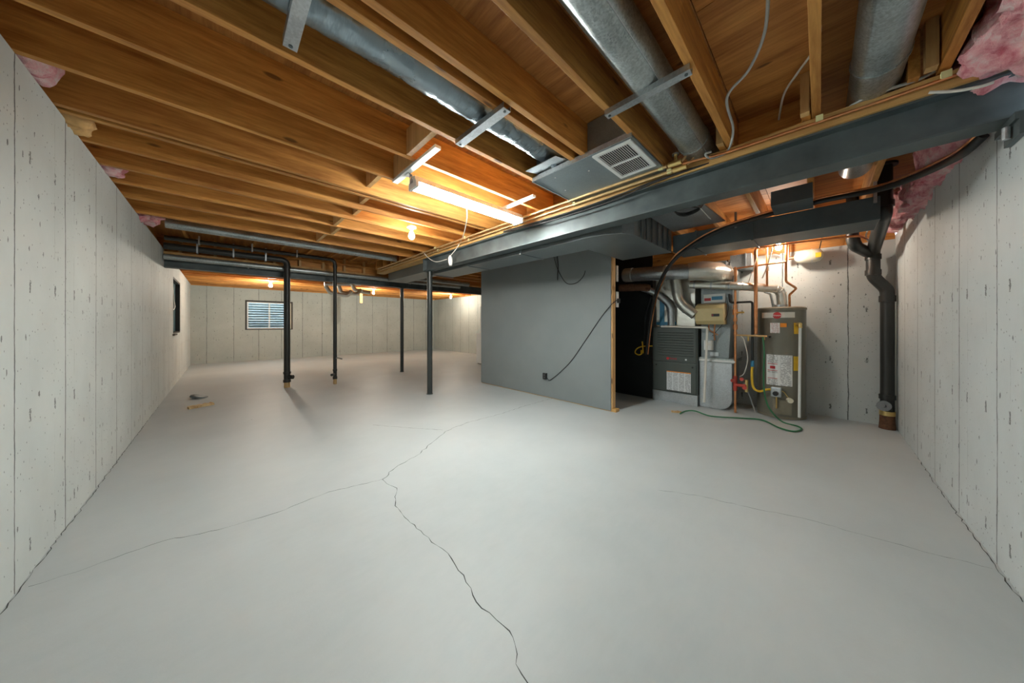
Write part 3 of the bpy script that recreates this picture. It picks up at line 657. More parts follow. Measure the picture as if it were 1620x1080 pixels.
bulb(3.73, 10.62, 2.28, ZJ, 'lit bare bulb beside the silver vent elbows at the far end')
bulb(6.53, 10.2, 2.28, ZJ, 'lit bare bulb at the far end nearest the partition')
bulb(.98, 10.6, 2.28, ZJ, 'lit bare bulb hidden behind the crossing beam near the window', r=.042)
bulb(5.06, .36, 2.185, ZJ, 'lit bare bulb above the water heater', 'bulbh')

# ------------------------------------------------------------------ partition fittings
t = thing('floor_outlet', (3.83, 3.15, .30), 'small black outlet box low on the grey partition', 'outlet')
B(3.805, 3.839, 3.115, 3.19, .30, .40).build('box', M['black'], t, bevel=.004)
for zz in (.33, .37): MB().cyl((3.80, 3.15, zz), (3.805, 3.15, zz), .012, 10).build('socket', M['steel'], t)
pipe_thing('outlet_cable', [at_x(866, 598, 3.81), at_x(872, 600, 3.83), at_x(900, 575, 3.833), at_x(925, 540, 3.833), at_x(950, 503, 3.833), at_x(966, 483, 3.83), (3.88, 1.975, 1.5), (3.95, 1.95, 1.55)], .0055, M['black'], 'black cable slanting up the partition from the low outlet', 'cable', smooth_curve=True, n=8)
pipe_thing('loop_cable', [at_x(876, 405, 3.82), at_x(882, 425, 3.83), at_x(895, 447, 3.83), at_x(910, 448, 3.83), at_x(922, 438, 3.83), at_x(926, 428, 3.83)], .005, M['black'], 'thin black cable looping near the top of the partition', 'cable', smooth_curve=True, n=8)
pipe_thing('loop_cable', [at_x(881, 400, 3.82), at_x(883, 420, 3.83), at_x(882, 435, 3.83), at_x(882, 443, 3.83)], .006, M['black'], 'short black cable end hanging straight down the partition top', 'cable', smooth_curve=True, n=8)
t = thing('wall_outlet', (4.0, 1.98, 1.47), 'white outlet with black plug behind the partition end stud', 'outlet')
B(3.95, 4.02, 1.972, 1.984, 1.44, 1.66).build('cover_plate', M['white'], t, bevel=.006)
B(3.962, 4.0, 1.94, 1.972, 1.50, 1.56).build('plug', M['black'], t)
t = thing('wall_switch', (4.0, 1.98, 1.8), 'galvanised switch box on the partition end near its top', 'switch')
B(3.948, 3.99, 1.965, 1.984, 1.80, 2.02).build('cover_plate', M['galv'], t); B(3.96, 3.972, 1.958, 1.965, 1.89, 1.93).build('toggle', M['offwhite'], t)
# white appliance beyond the partition
t = thing('white_appliance', (5.9, 7.0, 0), 'sliver of a white appliance past the partition edge', 'appliance')
p = at_z(753.5, 575, 0)
B(p.x, p.x + .6, p.y - .62, p.y, .02, .93).build('cabinet', M['white'], t, bevel=.01)
B(p.x - .012, p.x - .001, p.y - .60, p.y - .02, .1, .88).build('door', M['white'], t, bevel=.004)
B(p.x + .03, p.x + .57, p.y - .59, p.y - .03, 0, .02).build('foot', M['black'], t)
t = thing('white_tank', (p.x + .35, p.y - .35, .93), 'white tank standing on the appliance past the partition edge', 'tank')
MB().lathe((p.x + .25, p.y - .24, .931), [(.2, 0), (.22, .03), (.22, .8), (.15, .88), (.05, .9)], 28).build('tank_body', M['white'], t, smooth=40)
MB().cyl((p.x + .25, p.y - .24, 1.83), (p.x + .25, p.y - .24, 2.3), .02).build('fitting', M['black'], t, smooth=40)

# ------------------------------------------------------------------ right corner: stack, hoses, insulation
t = thing('soil_stack', (5.5, -.545, 0), 'tall black soil pipe in the right corner bending under the ceiling', 'pipe')
q1 = at_z(1403, 268, ZS); uX, uY = 4.30, -.405
MB().cyl((5.5, -.545, .10), (5.5, -.545, 1.52), .055, 20).build('pipe', M['abs'], t, smooth=40)
MB().rings(pipe_path([(5.5, -.545, 1.50), (5.5, -.545, 1.60), (5.5, -.44, 1.76), (5.5, -.44, 2.02)], .05), [.057] * 16, 20).build('offset_bend', M['abs'], t, smooth=40)
MB().rings(pipe_path([(5.5, -.44, 2.0), (5.48, -.44, 2.06), (uX, uY, 2.20), (uX, uY, 2.30)], .05), [.055] * 16, 20).build('upper_run', M['abs'], t, smooth=40)
MB().cyl((uX, uY, 2.24), (uX, uY, ZS - .004), .055, 20).cyl((uX, uY, ZS - .022), (uX, uY, ZS - .002), .085, 20).build('upper_pipe', M['abs'], t, smooth=40)
for c0, c1 in (((5.5, -.545, 1.46), (5.5, -.545, 1.53)), ((5.5, -.44, 1.78), (5.5, -.44, 1.84)), ((5.5, -.44, 1.96), (5.5, -.44, 2.02)), ((5.5, -.545, .34), (5.5, -.545, .39)), ((uX, uY, 2.26), (uX, uY, 2.31))):
    MB().cyl(c0, c1, .065, 20).build('coupling', M['abs'], t, smooth=40)
MB().cyl((5.5, -.545, .24), (5.41, -.515, .27), .05, 20).build('cleanout', M['abs'], t, smooth=40)
MB().cyl((5.41, -.515, .27), (5.395, -.51, .275), .058, 20).cyl((5.395, -.51, .275), (5.385, -.506, .278), .018, 6).build('cleanout_plug', M['abs'], t, smooth=40)
MB().cyl((5.5, -.545, .155), (5.5, -.545, .205), .062, 20).build('band_clamp', M['brass'], t, smooth=40)
MB().rings([(5.5, -.545, 0), (5.5, -.545, .08), (5.5, -.545, .16)], [.066, .060, .058], 20).build('iron_stub', M['rust'], t, smooth=40)
t = thing('short_drain', (5.3, -.2, 2.0), 'short black pipe with flange beside the soil stack at the ceiling', 'pipe')
a = at_z(1382, 333, 2.6)
a = Vector((5.1, -.26, 0))
MB().cyl((a.x, a.y, 2.16), (a.x, a.y, ZS - .004), .05, 16).cyl((a.x, a.y, 2.40), (a.x, a.y, 2.42), .075, 16).build('pipe', M['abs'], t, smooth=40)
MB().rings(pipe_path([(a.x, a.y, 2.18), (a.x + .02, a.y - .02, 2.08), (5.45, -.40, 2.04)], .06), [.055] * 9, 16).build('trap', M['abs'], t, smooth=40)
# refrigerant line set
P_ = [at_y(1556, 214, -.595), at_x(1530, 238, 2.92), at_x(1500, 256, 3.15), at_x(1450, 279, 3.45), at_x(1400, 297, 3.7), at_x(1350, 308, 3.86), at_x(1300, 318, 3.93), at_x(1240, 333, 3.95), at_x(1180, 350, 3.94), at_x(1140, 364, 3.94), at_x(1100, 385, 3.94), at_x(1066, 412, 4.0), at_x(1047, 440, 4.3), at_x(1036, 470, 4.6), at_x(1028, 510, 4.84), at_x(1022, 560, 4.9)]
pipe_thing('refrigerant_line', P_, .021, M['blackrub'], 'thick black insulated line sweeping from the right wall down to the furnace', 'hose', smooth_curve=True, n=12)
pipe_thing('refrigerant_line', [p + Vector((-.015, .01, .026)) for p in P_[:12]] + [p + Vector((-.0, -.03, .0)) for p in P_[12:]], .008, M['copper'], 'thin bare copper line riding on the thick black insulated line', 'hose', smooth_curve=True, n=8)
# pink insulation
def fluff(name, label, x0, x1, y0, y1, z0, z1, mat='pink', sc=9, amp=.035, nx=40, nr=26, cat='insulation', cx_amp=.0, seed=0, axis='x'):
    vs = []; L = x1 - x0
    cyy, czz, ry, rz = (y0 + y1) / 2, (z0 + z1) / 2, (y1 - y0) / 2, (z1 - z0) / 2
    for i in range(nx + 1):
        u = i / nx; tap = min(1, math.sin(PI * min(max(u, .002), .998)) * 3.0) ** .5
        for k in range(nr):
            th = 2 * PI * k / nr; cs, sn = math.cos(th), math.sin(th)
            cs = math.copysign(abs(cs) ** .7, cs); sn = math.copysign(abs(sn) ** .7, sn)
            p = Vector((x0 + L * u, cyy + ry * cs * tap, czz + rz * sn * tap))
            q = Vector((p.x * sc + seed, p.y * sc, p.z * sc))
            n = noise.noise(q) * amp + noise.noise(q * 3.1) * amp * .5 + noise.noise(q * 7.3) * amp * .25
            p += Vector((noise.noise(q * 1.7) * amp, cs * n * 1.6, sn * n * 1.6))
            if axis == 'y': p = Vector((p.y, p.x, p.z))
            vs.append(p)
    fs = [(i * nr + k, i * nr + (k + 1) % nr, (i + 1) * nr + (k + 1) % nr, (i + 1) * nr + k) for i in range(nx) for k in range(nr)]
    fs += [tuple(range(nr - 1, -1, -1)), tuple(nx * nr + k for k in range(nr))]
    o = MB().add(vs, fs).build(name, M[mat], smooth=180)
    return tag(o, label, cat, 'pink insulation batts')
fluff('insulation_batt', 'big fluffy pink insulation batt bulging over the right wall at the top corner', 1.55, 2.86, -.79, -.485, 2.30, 2.66, sc=7, amp=.05, nx=90, nr=60)
fluff('insulation_batt', 'pink insulation batt on the right wall just beyond the main beam', 2.88, 3.9, -.73, -.50, 2.24, 2.60, seed=5, amp=.03, nx=60, nr=40)
fluff('insulation_batt', 'pink insulation batt on the right wall behind the upper soil pipe', 3.95, 4.8, -.73, -.51, 2.20, 2.45, seed=9, amp=.04, nx=60, nr=40)
fluff('insulation_batt', 'pink insulation batt in the corner above the soil stack', 4.85, 5.6, -.70, -.46, 2.26, 2.56, seed=13, amp=.035, nx=40, nr=30)
fluff('insulation_batt', 'pink insulation tuft poking over the left wall, nearest the camera', 2.52, 2.8, -.74, -.60, 2.42, 2.62, seed=20, axis='y', amp=.02)
fluff('insulation_batt', 'kraft faced insulation tuft over the left wall below the doubled joists', 3.06, 3.30, -.74, -.58, 2.41, 2.60, seed=23, axis='y', amp=.03, mat='kraft')
fluff('insulation_batt', 'small pink insulation tuft over the left wall between two orange joists', 3.84, 4.1, -.74, -.57, 2.41, 2.56, seed=27, axis='y', amp=.03)
fluff('insulation_batt', 'pink insulation tuft over the left wall beside the upper round duct', 5.3, 5.6, -.74, -.50, 2.41, 2.60, seed=31, axis='y', amp=.04)
# ------------------------------------------------------------------ furnace group
t = thing('furnace', (5.28, 1.56, 0), 'dark grey gas furnace with louvred upper panel beside the black wall', 'furnace')
fy0, fy1, fx = 1.24, 1.875, 4.97
B(fx + .01, 5.58, fy0 + .003, fy1 - .003, 0, .155).build('base_box', M['galv'], t)
B(fx + .012, 5.58, fy0, fy1, .156, 1.165).build('cabinet', M['furn'], t, bevel=.004)
ld = B(fx - .004, fx + .011, fy0 + .015, fy1 - .012, .17, .615).build('lower_door', M['furn'], t, bevel=.005)
ud = B(fx - .004, fx + .011, fy0 + .015, fy1 - .012, .628, 1.155).build('upper_door', M['furn'], t, bevel=.005)
for k in range(10): MB().obox((fx - .006, (fy0 + fy1) / 2 - .02, .72 + .039 * k), (.008, .50, .013), (0, .5, 0)).build('louvre', M['furn'], ud)
B(fx - .006, fx - .0045, 1.323, 1.655, .19, .48).build('instruction_label', M['label4'], ld)['label'] = 'white printed instruction sheet'
B(fx - .007, fx - .006, 1.323, 1.655, .468, .482).build('label_header', M['orange'], ld)
for yy in (1.81, 1.30): MB().cyl((fx - .008, yy, .565), (fx - .004, yy, .565), .013, 12).build('door_knob', M['black'], ld)
MB().cyl((fx - .008, 1.64, .675), (fx - .004, 1.64, .675), .02, 16).build('emblem', M['red'], ud)
def text(body, loc, size, mat, parent, rot=(PI / 2, 0, -PI / 2), name='lettering', ext=.0006):
    c = bpy.data.curves.new(name, 'FONT'); c.body = body; c.size = size; c.extrude = ext; c.align_x = 'CENTER'; c.align_y = 'CENTER'
    c.materials.append(mat); o = bpy.data.objects.new(name, c); COL.objects.link(o); o.parent = parent
    dg = bpy.context.evaluated_depsgraph_get(); me = bpy.data.meshes.new_from_object(o.evaluated_get(dg))
    bpy.data.objects.remove(o); o = bpy.data.objects.new(name, me); COL.objects.link(o); o.parent = parent
    if not me.materials: me.materials.append(mat)
    o.location = Vector(loc) - root_loc(parent); o.rotation_euler = rot; return o
text('TRANE', (fx - .0065, 1.57, .675), .038, M['red'], ud)
B(fx - .006, fx - .0045, 1.375, 1.40, .66, .685).build('badge', M['white'], ud)
# supply plenum on the furnace
t2 = thing('supply_plenum', (5.3, 1.6, 1.166), 'foil taped sheet metal plenum on top of the furnace', 'plenum')
MB().box(5.06, 5.56, 1.29, 1.85, 1.167, 1.98).build('plenum_box', M['foilbright'], t2, bevel=.006)
B(5.05, 5.06, 1.72, 1.79, 1.17, 1.62).build('tape', M['blue'], t2); B(5.046, 5.052, 1.55, 1.84, 1.19, 1.24).build('tape', M['blue'], t2)
B(5.0, 5.6, .9, 1.9, 1.985, 2.08).build('plenum_top', M['galv'], t2)
# elbows
def elb(name, pts, r, mat, label, rb=.1, n=18, ribs=0, grp='ducts around the furnace'):
    t = thing(name, Vector(pts[0]), label, 'duct', grp)
    path = pipe_path(pts, rb)
    MB().rings(path, [r] * len(path), n).build('duct_body', mat, t, smooth=50)
    if ribs:
        m = len(path)
        for i in range(1, m - 1, 2):
            d = (path[i + 1] - path[i - 1]).normalized(); MB().cyl(path[i] - d * .006, path[i] + d * .006, r + .005, n).build('elbow_rib', mat, t, smooth=50)
    return t
o = elb('round_duct', [(4.72, 2.22, 2.0), (4.72, 1.35, 1.95), (4.85, 1.08, 1.93)], .105, M['galv'], 'large bright round duct running level above the furnace', .1)
foilr = MB().rings([Vector((4.74, 1.30, 1.95)), Vector((4.80, 1.15, 1.95)), Vector((4.98, 1.0, 1.93)), Vector((5.2, .90, 1.9))], [.115, .13, .135, .12], 20, True, lambda i, k, c, th: .01 * math.sin(k * 2.3 + i))
foilr.build('foil_elbow', M['foilbright'], o, smooth=60)
MB().cyl((4.72, 2.2, 2.0), (4.72, 2.08, 1.993), .112, 20).build('seam_ring', M['foilbright'], o, smooth=50); MB().cyl((4.72, 1.6, 1.964), (4.72, 1.57, 1.962), .112, 20).build('seam_ring', M['foilbright'], o, smooth=50)
elb('round_duct', [(4.88, 1.50, 1.90), (4.88, 1.46, 1.52), (4.90, 1.25, 1.34)], .075, M['foilbright'], 'silver humidifier bypass duct dropping to the tan humidifier', .14, ribs=1)
elb('round_duct', [(4.85, 1.98, 1.78), (4.90, 1.80, 1.70), (4.98, 1.60, 1.50), (5.0, 1.60, 1.17)], .052, M['galv'], 'thin curved flexible duct dropping onto the furnace top', .1, ribs=1)
elb('round_duct', [(4.70, 2.3, 1.80), (4.80, 1.95, 1.79), (4.86, 1.88, 1.77)], .058, M['rust'], 'brownish level duct behind the partition end', .05)
o = elb('flue_pipe', [at_x(1092, 450, 4.96), at_x(1160, 452, 4.97), at_x(1235, 457, 5.33), (5.34, .345, 1.46)], .055, M['foilbright'], 'silver flue pipe from the furnace to the water heater top', .09, ribs=1)
a, b = at_x(1092, 450, 4.96), at_x(1160, 452, 4.97)
for q in (.1, .5, .9): MB().cyl(a.lerp(b, q), a.lerp(b, q + .04), .061, 18).build('seam_ring', M['galv'], o, smooth=50)
# return drop and plenum
t = thing('return_drop', (5.3, 1.03, 0), 'galvanised return air drop with rounded bottom right of the furnace', 'duct')
prof = [(1.235, .0)] + [(.99 + .0, 0.0)] + [(.99 - .15 * math.sin(a), .16 - .16 * math.cos(a)) for a in [PI / 2 * i / 8 for i in range(1, 9)]] + [(.84, .66), (1.235, .66)]
MB().extr(prof[::-1], 'x', 5.05, 5.55).build('boot', M['galv'], t, bevel=.004)
B(5.03, 5.57, .81, 1.238, .661, .72).build('filter_rack', M['galvround'], t, bevel=.004)
B(5.0, 5.03, .80, 1.225, .675, .70).build('filter_slide', M['white'], t)
MB().add([(5.08, 1.22, .721), (5.08, .88, .721), (5.52, .88, .721), (5.52, 1.22, .721), (5.08, 1.22, 1.98), (5.08, .82, 1.98), (5.52, .82, 1.98), (5.52, 1.22, 1.98)], [(0, 1, 5, 4), (1, 2, 6, 5), (2, 3, 7, 6), (3, 0, 4, 7), (3, 2, 1, 0), (4, 5, 6, 7)]).build('riser', M['trunk'], t, bevel=.004)
B(5.06, 5.08, 1.0, 1.1, .75, .8).build('cleat', M['galv'], t)
t = thing('offset_duct', (5.4, .74, 2.0), 'short white-grey rectangular duct against the back wall left of the bulb', 'duct')
B(5.15, 5.63, .64, .88, 2.0, 2.17).build('duct_body', M['galv'], t, bevel=.004); B(5.14, 5.149, .70, .71, 1.99, 2.18).build('drive_cleat', M['galv'], t)
t = thing('humidifier', (5.0, 1.07, 1.2), 'tan plastic humidifier mounted on the return duct', 'humidifier')
MB().extr([(5.079, 1.2), (4.93, 1.2), (4.87, 1.25), (4.86, 1.42), (4.90, 1.47), (5.0, 1.50), (5.079, 1.50)], 'y', .905, 1.245).build('housing', M['tan'], t, bevel=.008)
B(4.852, 4.862, .95, 1.04, 1.31, 1.345).build('nameplate', M['black'], t)
B(4.850, 4.852, 1.02, 1.034, 1.32, 1.335).build('emblem', M['red'], t)
MB().tube([(4.95, 1.02, 1.2), (4.96, 1.03, 1.08), (5.04, 1.04, .98)], .009).tube([(4.95, 1.09, 1.2), (4.94, 1.08, 1.12), (5.03, 1.0, 1.05)], .007).build('feed_tube', M['copper'], t)
t = thing('control_box', (5.05, 1.13, .83), 'small white control box on the duct between furnace and copper riser', 'control box')
B(5.02, 5.078, 1.06, 1.17, .83, .97).build('case', M['white'], t, bevel=.005); B(5.014, 5.0195, 1.09, 1.14, .90, .94).build('dial', M['offwhite'], t)
t = thing('service_notice', (5.06, 1.06, 1.52), 'white card with red and blue print above the humidifier', 'sign')
B(5.055, 5.079, .92, 1.18, 1.515, 1.635).build('card', M['white'], t)
B(5.052, 5.055, 1.09, 1.17, 1.54, 1.58).build('red_block', M['red'], t); B(5.052, 5.055, .95, 1.08, 1.55, 1.60).build('blue_block', M['blue'], t)
pipe_thing('condensate_pipe', [at_x(1046, 516, 4.93), at_x(1119, 518, 4.90), at_x(1114, 636, 4.90)], .0155, M['offwhite'], 'white plastic drain pipe down the right of the furnace', rb=.02, n=12)
pipe_thing('control_wire', [at_x(1150, 470, 4.98), at_x(1152, 490, 4.97), at_x(1146, 508, 4.96), at_x(1135, 522, 4.97), at_x(1127, 531, 5.0)], .004, M['black'], 'thin black wire looping beside the humidifier', 'cable', smooth_curve=True, n=6)
# left-hand yellow cord
t = thing('yellow_cord', at_x(1012, 552, 4.95), 'yellow cord coiled on the black wall left of the furnace', 'cord')
MB().tube([at_x(1032, 547, 4.96), at_x(1015, 548, 4.95), at_x(1007, 552, 4.94), at_x(1005, 558, 4.94), at_x(1012, 561, 4.93), at_x(1017, 555, 4.93), at_x(1016, 540, 4.94)], .010).build('cord', M['yellow'], t)
MB().obox(at_x(1016, 556, 4.93), (.03, .04, .05)).build('connector', M['yellow'], t)
pipe_thing('black_wire', [at_x(1030, 470, 4.9), at_x(1021, 500, 4.93), at_x(1020, 525, 4.95), at_x(1018, 545, 4.95)], .010, M['black'], 'black wire hanging on the dark wall beside the furnace line', 'cable', smooth_curve=True)

# ------------------------------------------------------------------ water heater
hx, hy, hr = 5.345, .36, .245
t = thing('water_heater', (hx, hy, 0), 'tall taupe gas water heater in front of the back wall', 'water heater')
MB().lathe((hx, hy, 0), [(hr - .015, 0), (hr - .005, .01), (hr, .05), (hr, 1.385)], 48).build('tank_jacket', M['heater'], t, smooth=40)
MB().lathe((hx, hy, 0), [(hr + .006, 1.386), (hr + .008, 1.41), (hr - .01, 1.425), (.02, 1.43)], 48).build('top_cap', M['heatertrim'], t, smooth=40)
MB().lathe((hx, hy, 0), [(hr + .003, .005), (hr + .004, .03), (hr + .003, .03)], 48).build('base_ring', M['heatertrim'], t, smooth=40)
cam_dir = math.atan2(-hy, -hx)
def on_tank(a0, a1, z0, z1, off=.002, th=.002):        # a curved plate on the jacket; angles in degrees from the side facing the room
    m = MB(); n = 10; vs = []
    for i in range(n + 1):
        a = cam_dir + math.radians(a0 + (a1 - a0) * i / n)
        for rr in (hr + off, hr + off + th):
            for z in (z0, z1): vs.append((hx + rr * math.cos(a), hy + rr * math.sin(a), z))
    fs = []
    for i in range(n):
        b = 4 * i
        fs += [(b, b + 1, b + 5, b + 4), (b + 2, b + 6, b + 7, b + 3), (b, b + 4, b + 6, b + 2), (b + 1, b + 3, b + 7, b + 5)]
    fs += [(0, 2, 3, 1), (4 * n, 4 * n + 1, 4 * n + 3, 4 * n + 2)]
    return m.add(vs, fs)
# angle sign: positive turns towards the right of the picture
on_tank(-48, 32, 1.285, 1.355).build('brand_band', M['offwhite'], t)
m = MB(); a = cam_dir - math.radians(8); pc = Vector((hx + (hr + .003) * math.cos(a), hy + (hr + .003) * math.sin(a), 1.315)); dn = Vector((math.cos(a), math.sin(a), 0))
m.cyl(pc, pc + dn * .004, .042, 24).build('emblem', M['red'], t)
text('Rheem', pc + dn * .006, .032, M['white'], t, (PI / 2, 0, a + PI / 2))
on_tank(-24, -2, 1.09, 1.22).build('sticker', M['sticker'], t)['label'] = 'small white printed sticker'
on_tank(-1, 13, 1.165, 1.215).build('sticker', M['orange'], t)['label'] = 'small orange sticker'
on_tank(-34, 26, .42, .81).build('instruction_label', M['label'], t)['label'] = 'large white printed instruction sheet'
on_tank(-31, -6, .60, .70, .0045).build('warning_panel', M['white'], t)
on_tank(-30, -7, .605, .612, .007).build('warning_border', M['red'], t); on_tank(-30, -7, .688, .695, .007).build('warning_border', M['red'], t)
on_tank(-24, -12, .63, .665, .007).build('warning_picture', M['red'], t)
on_tank(-31, -6, .50, .58, .0045).build('warning_panel', M['white'], t)
on_tank(-30, -7, .505, .511, .007).build('warning_border', M['red'], t)
on_tank(29, 50, .62, .80).build('energy_label', M['yellow'], t)
on_tank(30, 48, 1.08, 1.22).build('hang_tag', M['yellow'], t)
def tp(ang, z, off): a = cam_dir + math.radians(ang); return Vector((hx + (hr + off) * math.cos(a), hy + (hr + off) * math.sin(a), z))
gv = MB().obox(tp(-8, .345, .045), (.09, .10, .12), (0, 0, cam_dir - math.radians(8))).build('gas_valve', M['galv'], t, bevel=.008)
MB().cyl(tp(-8, .33, .09), tp(-8, .33, .115), .028, 20).build('valve_dial', M['black'], gv, smooth=40)
MB().tube([tp(-2, .37, .05), tp(6, .35, .05), tp(14, .29, .03)], .005).tube([tp(-8, .29, .05), tp(-8, .2, .04), tp(-9, .13, .02)], .008).build('gas_tube', M['brass'], t)
MB().cyl(tp(18, .25, .0), tp(18, .25, .05), .03, 16).build('drain_valve', M['cream'], t, smooth=40)
on_tank(-18, 24, .06, .24, .002, .006).build('burner_cover', M['heatertrim'], t)
MB().cyl(tp(38, 1.20, -.01), tp(38, 1.20, .05), .022, 12).cyl(tp(38, 1.20, .04), tp(38, 1.155, .045), .02, 12).build('relief_valve', M['brass'], t, smooth=40)
MB().cyl(tp(38, 1.16, .045), tp(36, .05, .045), .014, 12).build('relief_pipe', M['white'], t, smooth=40)
MB().cyl((hx, hy, 1.431), (hx, hy, 1.46), .075, 20).build('draft_hood', M['galv'], t, smooth=40)

# plumbing around the heater
wm = thing('water_main', (5.02, .80, 0), 'copper riser with red handled valves left of the water heater', 'pipe')
MB().cyl((5.02, .80, 0), (5.02, .80, 1.98), .014, 12).build('pipe', M['copper'], wm, smooth=40)
for z, r, h in ((1.05, .02, .05), (1.13, .026, .07), (1.24, .022, .05), (1.33, .03, .08), (1.42, .022, .05)): MB().cyl((5.02, .80, z), (5.02, .80, z + h), r, 14).build('fitting', M['copper'], wm, smooth=40)
MB().cyl((5.02, .80, 1.36), (4.97, .70, 1.36), .012, 10).build('stem', M['brass'], wm, smooth=40)
vb = MB().cyl((5.02, .80, .30), (5.02, .80, .50), .024, 14).cyl((5.02, .80, .38), (4.99, .68, .38), .022, 14).build('valve_body', M['redvalve'], wm, smooth=40)
for yy, zz in ((.82, .44), (.69, .36), (.72, .47)): MB().cyl((4.97, yy, zz), (4.96, yy, zz), .024, 16).build('handwheel', M['redvalve'], vb, smooth=40)
MB().cyl((5.02, .68, .30), (5.02, .68, .46), .02, 12).build('regulator', M['brass'], wm, smooth=40)
o = pipe_thing('copper_pipe', [(5.05, .585, 1.07), (5.05, .585, 2.20), (5.05, .30, 2.26), (5.05, -.20, 2.30)], .020, M['copper'], 'thick copper riser between the gas line and the water heater', rb=.04, n=14)
o = pipe_thing('copper_pipe', [(5.02, .80, 1.055), (5.03, .47, 1.045)], .012, M['copper_pale'], 'brass manifold pipe joining the two copper risers')
MB().cyl((5.03, .50, 1.04), (5.03, .50, 1.0), .012, 10).build('hose_bib', M['brass'], o, smooth=40); MB().cyl((5.03, .455, 1.045), (5.03, .43, 1.045), .018, 10).build('handle', M['black'], o, smooth=40); MB().cyl((5.025, .66, 1.05), (5.025, .66, .98), .010, 10).build('hose_bib', M['brass'], o, smooth=40)
pipe_thing('copper_pipe', [(5.08, .80, 1.80), (5.08, .80, 1.97), (5.10, .295, 1.99)], .0115, M['copper'], 'level copper pipe above the flue pipe', rb=.03)
pipe_thing('copper_pipe', [(5.12, .295, 2.24), (5.12, .295, 1.74), (5.15, .20, 1.65), (5.25, .27, 1.58), (5.30, .27, 1.43)], .0125, M['copper'], 'copper pipe with flexible end feeding the right of the heater top', rb=.02)
pipe_thing('copper_pipe', [(5.14, .48, 2.22), (5.14, .48, 1.70)], .0125, M['copper'], 'copper pipe dropping behind the flue pipe above the heater')
pipe_thing('copper_pipe', [(5.45, .44, 1.43), (5.42, .47, 1.62), (5.3, .52, 1.64)], .014, M['galv'], 'bent grey connector at the left of the heater top', rb=.03)
pipe_thing('copper_pipe', [(4.98, .58, 2.19), (5.0, .10, 2.19), (5.0, -.30, 2.17), (5.3, -.42, 2.15)], .012, M['copper'], 'lower of the long copper pipes running to the right corner', rb=.05)
pipe_thing('copper_pipe', [(5.0, .62, 2.24), (5.02, .10, 2.27), (5.05, -.32, 2.26)], .012, M['copper'], 'upper of the long copper pipes running to the right corner', rb=.05)
pipe_thing('copper_pipe', [(5.06, .56, 2.22), (5.3, .50, 2.2), (5.45, .38, 2.16)], .011, M['copper'], 'short copper pipe slanting behind the bulb', rb=.05)
o = pipe_thing('gas_pipe', [(5.04, .875, 1.62), (5.04, .86, 1.50), (5.05, .62, 1.50), (5.05, .62, .70)], .014, M['abs'], 'black iron gas pipe dropping left of the heater', rb=.03)
MB().cyl((5.05, .62, .64), (5.05, .62, .72), .02, 12).build('union', M['blue'], o, smooth=40)
pipe_thing('gas_connector', [(5.05, .62, .64), (5.045, .625, .55), (5.03, .61, .38), (5.02, .55, .33), (5.05, .47, .36), (5.09, .42, .36)], .014, M['yellow'], 'yellow flexible gas connector curving to the heater valve', 'hose', smooth_curve=True)
hp = [at_x(1207, 533, 5.01), at_x(1209, 560, 4.97), at_x(1208, 600, 4.93), at_x(1211, 630, 4.90)]
G = [at_z(1238, 667, .012), at_z(1262, 674, .012), at_z(1268, 679, .012), at_z(1255, 682, .012), at_z(1232, 676, .012), at_z(1205, 664, .012), at_z(1170, 661, .012), at_z(1125, 658, .03), at_z(1100, 650, .045), at_z(1085, 650, .02), at_z(1076, 654, .011)]
pipe_thing('garden_hose', hp + [at_x(1220, 650, 4.88)] + G, .0085, M['green'], 'green garden hose trailing from the brass manifold across the floor', 'hose', smooth_curve=True, n=10)
pipe_thing('drain_tube', [(5.02, .74, 1.05), (5.0, .70, .98), (4.98, .66, .75), (5.0, .70, .55), (5.02, .75, .5)], .006, M['cordw'], 'thin white tube curving beside the copper riser', 'hose', smooth_curve=True)
pipe_thing('drain_tube', [(5.0, .70, .42), (5.1, .66, .25), (5.15, .60, .02)], .008, M['galv'], 'thin grey tube slanting to the floor behind the red valves', 'hose', smooth_curve=True)
pipe_thing('light_wire', [at_x(1222, 392, 5.0), at_x(1214, 420, 5.1), at_x(1206, 440, 5.12)], .007, M['cordw'], 'white wire slanting down beneath the bulb above the heater', 'cable', smooth_curve=True)
pipe_thing('light_wire', [at_x(1196, 410, 5.0), at_x(1188, 435, 5.05), at_x(1180, 458, 5.1)], .004, M['cordw'], 'thin white wire slanting across the flue pipe', 'cable', smooth_curve=True)
pipe_thing('corner_wire', [at_x(1385, 345, 4.9), at_x(1370, 372, 5.1), at_x(1380, 388, 5.3), at_x(1392, 395, 5.42)], .006, M['cordw'], 'white wire draped around the bend of the soil stack', 'cable', smooth_curve=True)
t = thing('conduit', (5.62, .75, 1.4), 'thin dark conduit running up the back wall behind the copper pipes', 'pipe')
MB().cyl((5.63, .99, 1.4), (5.63, .99, 2.2), .012, 8).build('pipe', M['rust'], t)
t = thing('expansion_tank', (5.46, .09, 2.0), 'white expansion tank lying level near the top of the back wall', 'tank')
MB().rings([(5.46, .235 - u, 2.085) for u in (0, .02, .05, .10, .19, .24, .265, .275)], [.02, .055, .078, .085, .085, .075, .04, .01], 28).build('tank_body', M['cream'], t, smooth=60)
MB().cyl((5.46, .075, 2.085), (5.46, .060, 2.085), .088, 28).build('band', M['offwhite'], t, smooth=40)
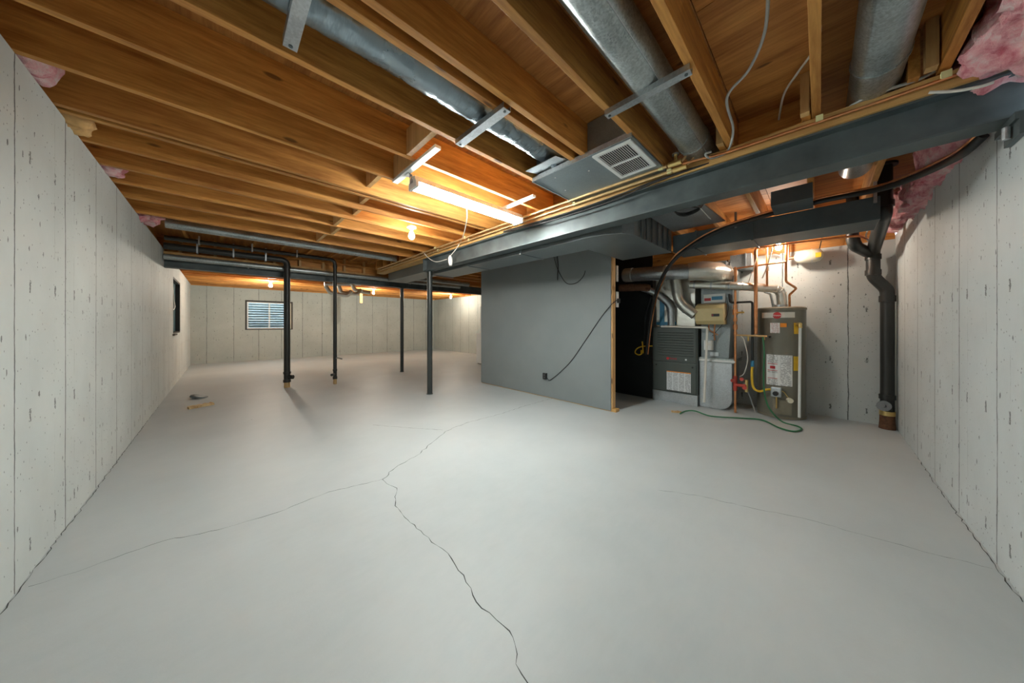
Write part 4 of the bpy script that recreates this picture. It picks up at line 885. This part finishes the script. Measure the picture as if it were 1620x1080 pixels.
MB().cyl((5.46, .235, 2.085), (5.46, .29, 2.085), .02, 12).cyl((5.46, .29, 2.06), (5.46, .29, 2.3), .014, 12).build('fitting', M['copper'], t, smooth=40)
MB().obox((5.378, .01, 2.075), (.004, .05, .06)).build('sticker', M['yellow'], t)
MB().cyl((5.46, .0, 2.16), (5.46, -.05, 2.45), .005, 6).build('hanger_wire', M['black'], t)
B(5.53, XB - .001, .06, .10, 2.04, 2.13).build('wall_bracket', M['galv'], t)

# ------------------------------------------------------------------ things on the floor
p = at_z(318, 643, 0)
t = thing('wood_scrap', (p.x, p.y, 0), 'scrap of torn yellow wood lying on the floor near the left wall', 'wood scrap')
rr = random.Random(3); vs = []; n_ = 14
for i in range(n_ + 1):
    x_ = -.165 + .33 * i / n_; w0 = .05 + rr.uniform(-.012, .012)
    sl = x_ * .0
    for yy, zz in ((-w0, 0), (w0, 0), (w0 * .9, .03 + rr.uniform(-.006, .008)), (-w0 * .9, .026 + rr.uniform(-.006, .008))): vs.append((x_ + (yy * .5), yy + sl, zz))
fs = [(4 * i + k, 4 * i + (k + 1) % 4, 4 * i + 4 + (k + 1) % 4, 4 * i + 4 + k) for i in range(n_) for k in range(4)] + [(3, 2, 1, 0), (4 * n_, 4 * n_ + 1, 4 * n_ + 2, 4 * n_ + 3)]
o = MB().add([(p.x + a * .75 - b * .66, p.y + a * .66 * .5 + b * .75, c) for a, b, c in vs], fs).build('splinter_board', M['scrap'], t)
p = at_z(315, 629, 0)
t = thing('floor_drain_cover', (p.x, p.y, 0), 'small grey metal cover tilted on the floor beyond the wood scrap', 'drain cover')
MB().rings([p + Vector((0, 0, .006)), p + Vector((.006, 0, .03)), p + Vector((.008, 0, .034))], [.115, .105, .07], 20).build('lid', M['steel'], t, smooth=30)
p = at_z(1068, 652, 0)
tag(MB().obox((p.x, p.y, .008), (.05, .09, .016), (0, 0, .4)).obox((p.x + .03, p.y - .04, .01), (.03, .05, .02), (0, .1, -.3)).build('wood_chip', M['scrap']), 'tiny wood chips on the floor at the end of the green hose', 'wood scrap')
